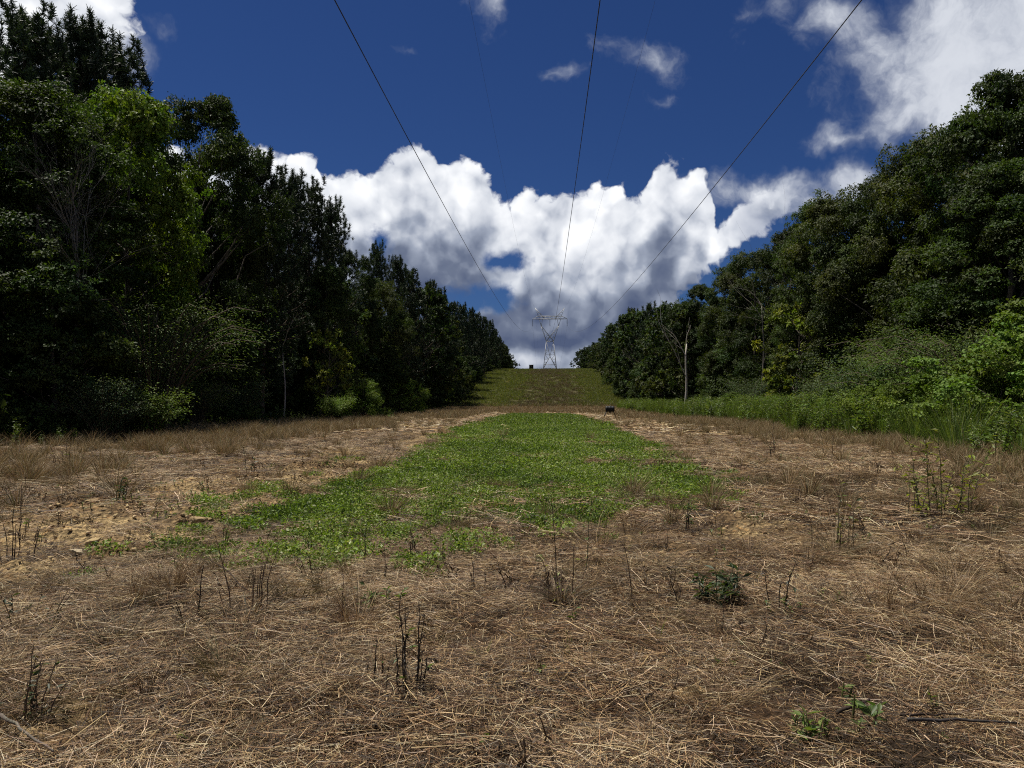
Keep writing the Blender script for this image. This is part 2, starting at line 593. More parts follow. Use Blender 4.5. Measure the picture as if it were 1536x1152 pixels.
def plant_mat(name, trans=0.3, rough=0.55, spec=0.3, var=0.35, tcol=(1.25, 1.35, 0.45), grain=30.0):
    m, N, out = new_mat(name)
    at = N.n('ShaderNodeAttribute', attribute_name='Col')
    oi = N.n('ShaderNodeObjectInfo')
    geo = N.n('ShaderNodeNewGeometry')
    f = N.m('ADD', 1.0 - var / 2, N.m('MULTIPLY', oi.outputs['Random'], var))
    g = N.m('ADD', 0.8, N.m('MULTIPLY', N.noise(geo.outputs['Position'], grain, 2.0), 0.4))
    c = N.v('SCALE', at.outputs['Color'], s=N.m('MULTIPLY', f, g))
    p = N.n('ShaderNodeBsdfPrincipled')
    N.put(p.inputs['Base Color'], c)
    p.inputs['Roughness'].default_value = rough
    p.inputs['Specular IOR Level'].default_value = spec
    sh = p.outputs[0]
    if trans > 0:
        tr = N.n('ShaderNodeBsdfTranslucent')
        N.put(tr.inputs['Color'], N.v('MULTIPLY', c, tcol))
        ms = N.n('ShaderNodeMixShader')
        ms.inputs[0].default_value = trans
        m.node_tree.links.new(sh, ms.inputs[1])
        m.node_tree.links.new(tr.outputs[0], ms.inputs[2])
        sh = ms.outputs[0]
    m.node_tree.links.new(sh, out.inputs[0])
    return m


def solid_mat(name, rough=0.6, spec=0.3, metal=0.0, grain=8.0, amt=0.5, bump=0.0, bscale=30.0):
    """colour from the mesh, broken up by noise"""
    m, N, out = new_mat(name)
    at = N.n('ShaderNodeAttribute', attribute_name='Col')
    tcn = N.n('ShaderNodeTexCoord')
    n1 = N.noise(tcn.outputs['Object'], grain, 5.0, 0.6)
    c = N.v('SCALE', at.outputs['Color'], s=N.m('ADD', 1.0 - amt / 2, N.m('MULTIPLY', n1, amt)))
    p = N.n('ShaderNodeBsdfPrincipled')
    N.put(p.inputs['Base Color'], c)
    p.inputs['Roughness'].default_value = rough
    p.inputs['Metallic'].default_value = metal
    p.inputs['Specular IOR Level'].default_value = spec
    if bump:
        b = N.n('ShaderNodeBump')
        b.inputs['Strength'].default_value = bump
        b.inputs['Distance'].default_value = 0.02
        N.put(b.inputs['Height'], N.noise(tcn.outputs['Object'], bscale, 4.0, 0.6))
        m.node_tree.links.new(b.outputs[0], p.inputs['Normal'])
    m.node_tree.links.new(p.outputs[0], out.inputs[0])
    return m


M_LEAF = plant_mat('broad_leaf', 0.28, 0.6, 0.13)
M_NEEDLE = plant_mat('pine_needle', 0.12, 0.55, 0.25)
M_STRAW = plant_mat('dry_straw', 0.18, 0.6, 0.25, 0.3, (1.1, 1.0, 0.8))
M_GRASS = plant_mat('green_blade', 0.35, 0.5, 0.3)
M_CLOVER = plant_mat('clover_leaf', 0.30, 0.55, 0.18)
M_BARK = solid_mat('bark', 0.85, 0.15, 0, 6.0, 0.9, 0.6, 14.0)
M_STEEL = solid_mat('galvanised_steel', 0.55, 0.4, 0.15, 2.0, 0.4)
M_WIRE = solid_mat('weathered_cable', 0.5, 0.4, 0.4, 1.0, 0.2)
M_ROCK = solid_mat('pale_rock', 0.9, 0.2, 0, 9.0, 0.8, 0.7, 40.0)
M_BLACK = solid_mat('black_plastic', 0.65, 0.25, 0, 6.0, 0.5)


# ---- scatter of uncountable stuff (geometry nodes)
def scatter(name, src_meshes, xy, z, rotz, scl, idx, label, cat, tilt=None):
    col = bpy.data.collections.new(name + '_sources')
    for i, me in enumerate(src_meshes):
        col.objects.link(bpy.data.objects.new(f'{name}_source_{i:02d}', me))
    n = len(xy)
    me = bpy.data.meshes.new(name)
    me.vertices.add(n)
    me.vertices.foreach_set('co', np.column_stack([xy, z]).astype(np.float32).ravel())
    rot = np.zeros((n, 3), np.float32)
    rot[:, 2] = rotz
    if tilt is not None:
        rot[:, :2] = tilt
    a = me.attributes.new('rot', 'FLOAT_VECTOR', 'POINT')
    a.data.foreach_set('vector', rot.ravel())
    a = me.attributes.new('scl', 'FLOAT', 'POINT')
    a.data.foreach_set('value', np.asarray(scl, np.float32))
    a = me.attributes.new('idx', 'INT', 'POINT')
    a.data.foreach_set('value', np.asarray(idx, np.int32))
    o = obj(name, me)
    tag(o, label, cat, kind='stuff')
    ng = bpy.data.node_groups.new(name + '_scatter', 'GeometryNodeTree')
    ng.interface.new_socket('Geometry', in_out='INPUT', socket_type='NodeSocketGeometry')
    ng.interface.new_socket('Geometry', in_out='OUTPUT', socket_type='NodeSocketGeometry')
    L = ng.links.new
    gi, go = ng.nodes.new('NodeGroupInput'), ng.nodes.new('NodeGroupOutput')
    ci = ng.nodes.new('GeometryNodeCollectionInfo')
    ci.inputs['Collection'].default_value = col
    ci.inputs['Separate Children'].default_value = True
    ci.inputs['Reset Children'].default_value = True
    m2p = ng.nodes.new('GeometryNodeMeshToPoints')
    ip = ng.nodes.new('GeometryNodeInstanceOnPoints')
    ip.inputs['Pick Instance'].default_value = True

    def named(nm, ty):
        nd = ng.nodes.new('GeometryNodeInputNamedAttribute')
        nd.data_type = ty
        nd.inputs['Name'].default_value = nm
        return nd.outputs[0]
    e2r = ng.nodes.new('FunctionNodeEulerToRotation')
    L(gi.outputs[0], m2p.inputs['Mesh'])
    L(m2p.outputs[0], ip.inputs['Points'])
    L(ci.outputs[0], ip.inputs['Instance'])
    L(named('idx', 'INT'), ip.inputs['Instance Index'])
    L(named('rot', 'FLOAT_VECTOR'), e2r.inputs[0])
    L(e2r.outputs[0], ip.inputs['Rotation'])
    L(named('scl', 'FLOAT'), ip.inputs['Scale'])
    L(ip.outputs[0], go.inputs[0])
    md = o.modifiers.new('scatter', 'NODES')
    md.node_group = ng
    return o


def wedge(y0, y1, dens, rng, pad=3.0, xmin=-60, xmax=60, pw=1.0):
    """random points on the ground inside the camera's view cone (plus a margin), dens per m2"""
    area = (y1 - y0) * (y1 + y0) * 0.5 * 1.55 + pad * 2 * (y1 - y0)
    n = int(area * dens)
    u = rng.uniform(0, 1, n)
    y = np.sqrt(y0 ** 2 + u * (y1 ** 2 - y0 ** 2))
    half = 0.775 * y + pad
    x = rng.uniform(-1, 1, n) * half - 0.045 * y
    k = (x > xmin) & (x < xmax)
    return x[k], y[k]
# ------------------------------------------------------------------ ground
def graded(stops):
    """stops: list of (from, to, first step, last step)"""
    out = []
    for a, b, s0, s1 in stops:
        t, s = a, s0
        while t < b - 1e-6:
            out.append(t)
            t += s0 + (s1 - s0) * (t - a) / (b - a)
    out.append(stops[-1][1])
    return np.array(out)


gy = graded([(-400, -20, 60, 10), (-20, 2, 4, 0.3), (2, 10, 0.045, 0.07), (10, 30, 0.08, 0.35), (30, 130, 0.4, 2.0), (130, 320, 2.0, 4.0),
             (320, 600, 6, 20), (600, 3200, 40, 260)])
gxp = graded([(0, 5.5, 0.055, 0.07), (5.5, 14, 0.08, 0.3), (14, 60, 0.35, 3.0), (60, 300, 5, 30), (300, 2400, 60, 300)])
gx = np.concatenate([-gxp[:0:-1], gxp])
GX, GY = np.meshgrid(gx, gy)
GZ = ground_z(GX, GY)
nx, ny = len(gx), len(gy)
i, j = np.meshgrid(np.arange(ny - 1), np.arange(nx - 1), indexing='ij')
quads = np.stack([i * nx + j, i * nx + j + 1, (i + 1) * nx + j + 1, (i + 1) * nx + j], -1).reshape(-1, 4)


def lerp(a, b, t):
    return a * (1 - t[..., None]) + np.asarray(b) * t[..., None]


def ground_color(x, y):
    n1, n2 = fbm(x, y, 2.6, 3, 41), fbm(x, y, 0.5, 3, 43)
    c = np.zeros(x.shape + (3,)) + np.array([0.046, 0.029, 0.015])            # matted thatch, darkened to paint in shade below the straw
    c = lerp(c, [0.070, 0.040, 0.020], sstep(0.45, 0.7, n1))                  # redder thatch
    c = lerp(c, [0.034, 0.023, 0.013], sstep(0.52, 0.75, n2))
    b = bare_mask(x, y)
    soil = lerp(np.zeros(x.shape + (3,)) + np.array([0.30, 0.212, 0.104]), [0.14, 0.090, 0.044], sstep(0.4, 0.65, fbm(x, y, 0.7, 3, 45)))
    c = lerp(c, soil, b)
    s = strip_mask(x, y)
    c = lerp(c, [0.095, 0.085, 0.036], s * 0.9)
    # far end of the strip, then the hill
    n3 = fbm(x, y, 9.0, 3, 47)
    far = sstep(84, 96, y) * sstep(138, 126, y)
    c = lerp(c, [0.190, 0.115, 0.060], far * 0.8)
    hill = sstep(126, 146, y + (n3 - 0.5) * 14)
    hc = np.zeros(x.shape + (3,)) + np.array([0.090, 0.098, 0.036])
    mid = sstep(9.5, 5.0, np.abs(x - 1.5 + (n3 - 0.5) * 9))
    hc = lerp(hc, [0.120, 0.096, 0.048], mid * 0.4)
    hc = lerp(hc, [0.13, 0.105, 0.045], sstep(0.5, 0.75, fbm(x, y, 5.0, 3, 49)) * 0.5)
    pth = sstep(2.6, 0.6, np.abs(x + np.interp(y, [150, 200, 250, 285], [9.5, 10.5, 11.0, 11.2]) + (n3 - 0.5) * 3)) * sstep(140, 170, y)
    hc = lerp(hc, [0.100, 0.108, 0.032], pth * 0.3)
    org = sstep(1.7, 0.4, np.hypot((x + 11.2) / 1.6, (y - 262) / 14) + (fbm(x, y, 2.5, 2, 51) - 0.5) * 1.6)
    hc = lerp(hc, [0.40, 0.215, 0.085], org)
    org2 = sstep(1.2, 0.3, np.hypot((x + 10.2) / 0.8, (y - 186) / 11) + (fbm(x, y, 2.5, 2, 52) - 0.5) * 1.6)
    hc = lerp(hc, [0.34, 0.20, 0.06], org2 * 0.4)
    c = lerp(c, hc, hill)
    # leaf litter under the woods
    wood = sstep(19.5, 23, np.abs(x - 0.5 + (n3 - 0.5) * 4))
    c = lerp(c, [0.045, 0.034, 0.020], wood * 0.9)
    return c


gm, N, out = new_mat('thatch_and_soil')
at = N.n('ShaderNodeAttribute', attribute_name='Col')
geo = N.n('ShaderNodeNewGeometry')
PG = geo.outputs['Position']
a1 = N.noise(PG, 3.0, 6.0, 0.65)
a2 = N.noise(PG, 24.0, 5.0, 0.7)
a3 = N.voro(PG, 38.0)
fac = N.m('MULTIPLY', N.m('ADD', 0.55, N.m('MULTIPLY', a1, 0.9)), N.m('ADD', 0.45, N.m('MULTIPLY', a2, 1.1)))
cl_ = N.voro(N.v('ADD', PG, N.v('SCALE', N.noise(PG, 9.0, 3.0, 0.6, 'Color'), s=0.10)), 15.0)
fac = N.m('MULTIPLY', fac, N.ramp(cl_, 0.75, 0.30, 0.45, 1.15))  # colour darkened between soil clumps, painting shade into the crevices
colr = N.v('SCALE', at.outputs['Color'], s=fac)
colr = N.mix(N.ramp(N.noise(PG, 9.0, 4.0, 0.6), 0.58, 0.72), colr, N.v('MULTIPLY', colr, (1.25, 1.0, 0.78)))
pr = N.n('ShaderNodeBsdfPrincipled')
N.put(pr.inputs['Base Color'], colr)
pr.inputs['Roughness'].default_value = 0.95
pr.inputs['Specular IOR Level'].default_value = 0.12
bp = N.n('ShaderNodeBump')
bp.inputs['Strength'].default_value = 0.9
bp.inputs['Distance'].default_value = 0.03
N.put(bp.inputs['Height'], N.m('ADD', N.m('MULTIPLY', a2, 0.7), N.m('SUBTRACT', N.m('MULTIPLY', a3, 0.5), N.m('MULTIPLY', cl_, 1.2))))
gm.node_tree.links.new(bp.outputs[0], pr.inputs['Normal'])
gm.node_tree.links.new(pr.outputs[0], out.inputs[0])
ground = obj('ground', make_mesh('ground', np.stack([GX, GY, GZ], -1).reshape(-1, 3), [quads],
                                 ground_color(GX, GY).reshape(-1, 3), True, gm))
tag(ground, 'cleared strip of mown brown thatch rising to a hill', 'ground', kind='structure')
# ------------------------------------------------------------------ transmission tower and lines
TX, TY = 1.85, 292.0
TG = gz(TX, TY)
STEEL = (0.42, 0.43, 0.44)
ZB, ZW, ZK, ZC, ZT, ZP = TG - 0.3, CAMZ + 23.4, CAMZ + 29.4, CAMZ + 32.3, CAMZ + 33.4, CAMZ + 36.6
tower = obj('transmission_tower', None, loc=(TX, TY, TG - 0.3))
tag(tower, 'grey lattice steel transmission tower with flat cross-arm on the hilltop', 'tower')


def tpart(name, s, parent=tower, label=None):
    me = s.mesh(name, M_STEEL)
    o = obj(name, me, parent)
    o.matrix_parent_inverse = tower.matrix_basis.inverted() if parent is tower else parent.matrix_basis.inverted()
    return o


def T(x, y, z):
    return np.array([TX + x, TY + y, z])


BW, WW, KW = 2.75, 1.42, 3.45        # half widths: base, waist, kink


def half_w(z):
    return BW + (WW - BW) * (z - ZB) / (ZW - ZB)


for sx_ in (-1, 1):
    for sy_ in (-1, 1):
        s = Soup()
        s.bar(T(sx_ * BW, sy_ * BW, ZB), T(sx_ * WW, sy_ * WW, ZW), 0.20, STEEL)
        s.box(T(sx_ * BW - 0.3, sy_ * BW - 0.3, ZB - 0.4), T(sx_ * BW + 0.3, sy_ * BW + 0.3, ZB + 0.25), (0.4, 0.39, 0.36))
        tpart('leg', s)
LV = [ZB + 1.6, ZB + 3.0, ZB + 5.2, ZB + 7.0, ZB + 8.7, ZW]
s = Soup()
for face in range(4):
    def FP(t, z, face=face):
        w = half_w(z)
        return {0: T(t * w, -w, z), 1: T(t * w, w, z), 2: T(-w, t * w, z), 3: T(w, t * w, z)}[face]
    zm = ZB + 6.3
    for a, b in (((-1, LV[0]), (0, zm)), ((1, LV[0]), (0, zm)), ((-1, ZW), (0, zm)), ((1, ZW), (0, zm))):
        s.bar(FP(*a), FP(*b), 0.13, STEEL)
    for z in (LV[0], LV[1]):
        s.bar(FP(-1, z), FP(1, z), 0.11, STEEL)
    s.bar(FP(-1, ZW), FP(1, ZW), 0.16, STEEL)
    for sg in (-1, 1):
        for z, tt in ((LV[2] - 1.2, 0.56), (LV[2], 0.28), (LV[3], 0.18), (LV[4], 0.55)):
            s.bar(FP(sg, z), FP(sg * tt, z), 0.08, STEEL)
        s.bar(FP(sg, LV[1]), FP(sg * 0.56, LV[2] - 1.2), 0.07, STEEL)
        s.bar(FP(sg, LV[3]), FP(sg * 0.28, LV[2]), 0.07, STEEL)
        s.bar(FP(sg, LV[3]), FP(sg * 0.55, LV[4]), 0.07, STEEL)
        s.bar(FP(sg, ZB + 0.1), FP(sg * 0.5, LV[0]), 0.09, STEEL)
        s.bar(FP(0, LV[0]), FP(sg * 0.5, LV[0] - 1.2), 0.09, STEEL)
tpart('body_bracing', s)
for sg in (-1, 1):                       # the two arms of the open window above the waist
    s = Soup()
    for sy_ in (-1, 1):
        s.bar(T(sg * WW, sy_ * WW, ZW), T(sg * KW, sy_ * 1.0, ZK), 0.18, STEEL)
        s.bar(T(-sg * WW, sy_ * WW, ZW), T(sg * (KW - 0.15), sy_ * 1.0, ZK), 0.16, STEEL)
        s.bar(T(sg * KW, sy_ * 1.0, ZK), T(sg * 4.3, sy_ * 0.8, ZC), 0.16, STEEL)
        s.bar(T(sg * KW, sy_ * 1.0, ZK), T(sg * 2.9, sy_ * 0.8, ZC), 0.14, STEEL)
        for t in (0.22, 0.45, 0.66, 0.84):
            za = ZW + (ZK - ZW) * t
            xo, xi = WW + (KW - WW) * t, -WW + (KW - 0.15 + WW) * t
            yy = sy_ * (WW + (1.0 - WW) * t)
            s.bar(T(sg * xo, yy, za), T(sg * xi, yy, za + 0.25), 0.07, STEEL)
            s.bar(T(sg * xo, yy, za), T(sg * (-WW + (KW - 0.15 + WW) * min(t + 0.2, 1)), yy * 0.97, ZW + (ZK - ZW) * min(t + 0.2, 1)), 0.07, STEEL)
    s.bar(T(sg * KW, -1, ZK), T(sg * KW, 1, ZK), 0.10, STEEL)
    tpart('window_arm', s)
s = Soup()
for sy_ in (-0.8, 0.8):
    s.bar(T(-6.9, sy_ * 0.15, ZC), T(-5.0, sy_, ZC), 0.15, STEEL)
    s.bar(T(5.0, sy_, ZC), T(6.9, sy_ * 0.15, ZC), 0.15, STEEL)
    s.bar(T(-5.0, sy_, ZC), T(5.0, sy_, ZC), 0.17, STEEL)
    s.bar(T(-4.7, sy_, ZT), T(4.7, sy_, ZT), 0.15, STEEL)
    for sg in (-1, 1):
        s.bar(T(sg * 4.7, sy_, ZT), T(sg * 6.9, sy_ * 0.15, ZC), 0.12, STEEL)
    xs = np.linspace(-4.7, 4.7, 13)
    for a, b in zip(range(12), range(1, 13)):
        s.bar(T(xs[a], sy_, ZC if a % 2 else ZT), T(xs[b], sy_, ZC if b % 2 else ZT), 0.08, STEEL)
for xx in (-4.7, -1.6, 1.6, 4.7):
    s.bar(T(xx, -0.8, ZT), T(xx, 0.8, ZT), 0.08, STEEL)
    s.bar(T(xx, -0.8, ZC), T(xx, 0.8, ZC), 0.08, STEEL)
tpart('cross_arm', s)
for sg in (-1, 1):
    s = Soup()
    for sy_ in (-0.8, 0.8):
        s.bar(T(sg * 1.9, sy_, ZC), T(sg * 5.75, sy_ * 0.1, ZP), 0.15, STEEL)
        s.bar(T(sg * 4.6, sy_, ZT), T(sg * 5.75, sy_ * 0.1, ZP), 0.13, STEEL)
        for t in (0.15, 0.45, 0.75):
            s.bar(T(sg * (4.6 + 1.15 * t), sy_ * (1 - 0.9 * t), ZT + (ZP - ZT) * t),
                  T(sg * (1.9 + 3.85 * (0.35 + 0.6 * t)), sy_ * (1 - 0.9 * (0.35 + 0.6 * t)), ZC + (ZP - ZC) * (0.35 + 0.6 * t)), 0.07, STEEL)
    s.bar(T(sg * 5.45, 0, ZP), T(sg * 6.1, 0, ZP + 0.05), 0.16, STEEL)
    tpart('earth_wire_peak', s)
HI = CAMZ + 29.5
for xx in (-6.85, 0.0, 6.85):
    s = Soup()
    z = ZC
    pts, rad = [], []
    for q in np.linspace(0, 1, 29):
        pts.append(T(xx, 0, ZC - q * (ZC - HI)))
        rad.append(0.13 if int(round(q * 28)) % 2 else 0.05)
    s.tube(pts, rad, 8, (0.10, 0.085, 0.08))
    tpart('insulator', s)


def wire(name, x_at, h_near, d0, h0, rad, label, far):
    """hanging cable past the tower (x_at), lowest point d0 metres ahead"""
    b = (h_near - h0) / (TY - d0) ** 2
    ys = np.concatenate([np.linspace(-70, TY, 120), np.linspace(TY + 4, 620, 40)])
    pts = []
    for yv in ys:
        if yv <= TY:
            zz = h0 + b * (yv - d0) ** 2
        else:
            u = yv - TY
            zz = h_near - far * u + 1.6e-4 * u * u
        pts.append((x_at - 0.5 * max(0.0, 1 - yv / TY), yv, CAMZ + zz))
    s = Soup()
    s.tube(pts, np.full(len(pts), rad), 6, (0.06, 0.06, 0.065))
    o = obj(name, s.mesh(name, M_WIRE, True))
    return tag(o, label, 'power line', 'cables of the power line')


wire('conductor_cable', TX - 6.85, 29.5, 24, 10.4, 0.0155, 'thick black conductor cable on the left, crossing the big cloud', 0.085)
wire('conductor_cable', TX + 0.05, 29.5, 24, 10.4, 0.0155, 'thick black conductor cable in the middle, nearly upright overhead', 0.085)
wire('conductor_cable', TX + 6.85, 29.5, 24, 10.4, 0.0155, 'thick black conductor cable on the right, slanting to the top edge', 0.085)
wire('earth_wire', TX - 5.75, 36.6, 50, 22.8, 0.006, 'hair-thin earth wire between the left and middle conductor cables', 0.10)
wire('earth_wire', TX + 5.75, 36.6, 80, 25.8, 0.006, 'hair-thin earth wire between the middle and right conductor cables', 0.10)

# ------------------------------------------------------------------ game feeder in the field
fx, fy, fz = on_ground(915, 626)
feeder = obj('game_feeder', None, loc=(fx, fy, fz))
tag(feeder, 'small black barrel feeder on splayed legs at the far end of the field', 'feeder')


def part(name, soup, mat, parent, smooth=False):
    return obj(name, soup.mesh(name, mat, smooth), parent)


BK = (0.012, 0.012, 0.014)
s = Soup()
prof = [(-0.42, 0.02), (-0.42, 0.20), (-0.40, 0.25), (-0.37, 0.265), (-0.30, 0.27), (-0.28, 0.28), (-0.26, 0.27), (-0.02, 0.275), (0.0, 0.285), (0.02, 0.275),
        (0.26, 0.27), (0.28, 0.28), (0.30, 0.27), (0.37, 0.265), (0.40, 0.25), (0.42, 0.20), (0.42, 0.02)]
s.tube([(p[0], 0, 0.80) for p in prof], [p[1] for p in prof], 24, BK)
body = part('barrel', s, M_BLACK, feeder, True)
s = Soup()
s.tube([(0.05, 0, 1.065), (0.05, 0, 1.09), (0.05, 0, 1.11)], [0.11, 0.115, 0.09], 14, BK)
part('lid', s, M_BLACK, body)
s = Soup()
s.tube([(0, 0, 0.55), (0, 0, 0.43), (0, 0, 0.41)], [0.06, 0.08, 0.07], 12, (0.02, 0.02, 0.02))
part('spinner_housing', s, M_BLACK, feeder)
for ax, ay in ((-0.30, -0.16), (0.30, -0.16), (-0.30, 0.16), (0.30, 0.16)):
    s = Soup()
    s.bar((ax, ay, 0.60), (ax * 2.0, ay * 2.3, -0.04), 0.035, (0.02, 0.02, 0.02))
    part('leg', s, M_STEEL, feeder)

# ------------------------------------------------------------------ hunting blind on the crest
bx_, by_ = (797 - 818) / F * 280, 280.0
bz_ = gz(bx_, by_)
blind = obj('hunting_blind', None, loc=(bx_, by_, bz_))
tag(blind, 'small dark box blind on stilts beside the tower on the crest', 'hunting blind')
DK = (0.018, 0.017, 0.016)
zb = 0.75
for lo, hi in (((-0.80, -0.80, zb), (0.80, -0.74, zb + 0.75)), ((-0.80, 0.74, zb), (0.80, 0.80, zb + 1.35)), ((-0.80, -0.737, zb), (-0.74, 0.737, zb + 1.35)),
               ((0.74, -0.737, zb), (0.80, 0.737, zb + 1.35)), ((-0.80, -0.80, zb + 1.08), (0.80, -0.74, zb + 1.35)),
               ((-0.80, -0.80, zb + 0.753), (-0.42, -0.74, zb + 1.077)), ((0.42, -0.80, zb + 0.753), (0.80, -0.74, zb + 1.077))):
    s = Soup()
    s.box(lo, hi, DK)
    part('wall_panel', s, M_BLACK, blind)
s = Soup()
s.box((-0.78, -0.78, zb - 0.08), (0.78, 0.78, zb - 0.003), DK)
part('floor', s, M_BLACK, blind)
s = Soup()
s.box((-0.95, -0.95, zb + 1.353), (0.95, 0.95, zb + 1.42), DK)
part('roof', s, M_BLACK, blind)
for ax in (-0.7, 0.7):
    for ay in (-0.7, 0.7):
        s = Soup()
        s.bar((ax, ay, zb - 0.083), (ax * 1.25, ay * 1.25, -0.3), 0.1, (0.05, 0.04, 0.03))
        part('stilt', s, M_BARK, blind)
# ------------------------------------------------------------------ trees
DARKG, MIDG, OLIVE, LIME, BLUEG = (0.028, 0.045, 0.013), (0.037, 0.058, 0.015), (0.044, 0.059, 0.017), (0.105, 0.165, 0.020), (0.052, 0.076, 0.040)


def limb_path(a, b, rng, sag=0.12, n=4):
    a, b = np.asarray(a, float), np.asarray(b, float)
    t = np.linspace(0, 1, n)[:, None]
    p = a + (b - a) * t
    L = np.linalg.norm(b - a)
    p[1:-1] += rng.normal(0, 0.05 * L, (n - 2, 3))
    p += np.array([0, 0, 1.0]) * (t * (1 - t)) * L * sag
    return p


def broadleaf(H, R, hb, nclump, nleaf, leaf, base, seed, prof='oval', rc=(0.55, 1.15), inner=0.38, bark=(0.10, 0.085, 0.07), droop=0.25, aspect=0.62, trunk_r=None, limbs=28):
    """returns (trunk mesh, crown mesh): limbs carrying many leaf clumps"""
    rng = np.random.default_rng(seed)
    tr, cr_ = Soup(), Soup()
    lean = rng.normal(0, 0.03, 2)
    zs = np.linspace(-0.4, H * 0.86, 9)
    pts = np.column_stack([lean[0] * zs + 0.12 * np.sin(zs * 0.7 + seed), lean[1] * zs + 0.12 * np.cos(zs * 0.6 + seed), zs])
    r0 = trunk_r or H * 0.013
    tr.tube(pts, r0 * (1.25 - np.linspace(0, 1.12, 9)), 9, jitcol(bark, 81, rng, 0.2))
    cc = np.zeros((nclump, 3))
    for k in range(nclump):
        t = rng.uniform(0, 1) ** 0.85
        if prof == 'oval':
            pr_ = math.sin(math.pi * min(0.10 + 0.86 * t, 1)) ** 0.55
        elif prof == 'dome':
            pr_ = math.sqrt(max(1 - t ** 2.4, 0.02))
        else:                                  # cone
            pr_ = 0.25 + 0.85 * (1 - t) ** 0.8 * min(1, t * 6 + 0.5)
        a = rng.uniform(0, 2 * math.pi)
        lump = 1 + 0.22 * math.sin(3 * a + 5 * t + seed) + 0.14 * math.sin(5 * a - 9 * t + 2 * seed)
        rr = R * pr_ * lump * math.sqrt(rng.uniform(inner, 1.0))
        zc = hb + (H - hb) * t * 0.96
        cc[k] = (rr * math.cos(a) + lean[0] * zc, rr * math.sin(a) + lean[1] * zc, zc)
    order = np.argsort(-np.hypot(cc[:, 0], cc[:, 1]))
    for k in order[:limbs]:
        hd = math.hypot(cc[k][0], cc[k][1])
        za = max(0.15 * H, min(cc[k][2] - 0.75 * hd, H * 0.8))
        base_p = (np.interp(za, zs, pts[:, 0]), np.interp(za, zs, pts[:, 1]), za)
        p = limb_path(base_p, cc[k], rng, 0.10)
        tr.tube(p, np.array([0.42, 0.3, 0.2, 0.06]) * r0 * (1 - 0.6 * za / H), 5, bark, False)
    per = rng.multinomial(nleaf, rng.dirichlet(np.full(nclump, 6.0)))
    for k in range(nclump):
        n = per[k]
        r = rng.uniform(*rc)
        # a clump is a few small sprays on its twigs
        ns = max(4, n // 26)
        sp = unit(ns, rng) * (r * rng.uniform(0.35, 1.0, (ns, 1)) ** 0.6) * np.array([1, 1, 0.72])
        which = rng.integers(0, ns, n)
        q = sp[which] + rng.normal(0, r * 0.14, (n, 3)) * np.array([1, 1, 0.6])
        p = cc[k] + q
        outw = q / (np.linalg.norm(q, axis=1, keepdims=True) + 1e-6) + cc[k] * np.array([1, 1, 0]) / (R + 1) * 0.6
        nrm = outw * 0.85 + np.array([0, 0, 0.6]) + rng.normal(0, 0.33, (n, 3))
        ax = rng.normal(0, 1, (n, 3)) + outw * 0.7 - np.array([0, 0, droop * 2])
        sz = leaf * rng.uniform(0.6, 1.25, n)
        cb = np.asarray(base) * rng.uniform(0.70, 1.45) * np.array([rng.uniform(0.86, 1.2), 1.0, rng.uniform(0.8, 1.2)])
        cr_.leaves(p, ax, nrm, sz, sz * aspect, jitcol(cb, n, rng, 0.22, 0.08))
    return tr, cr_


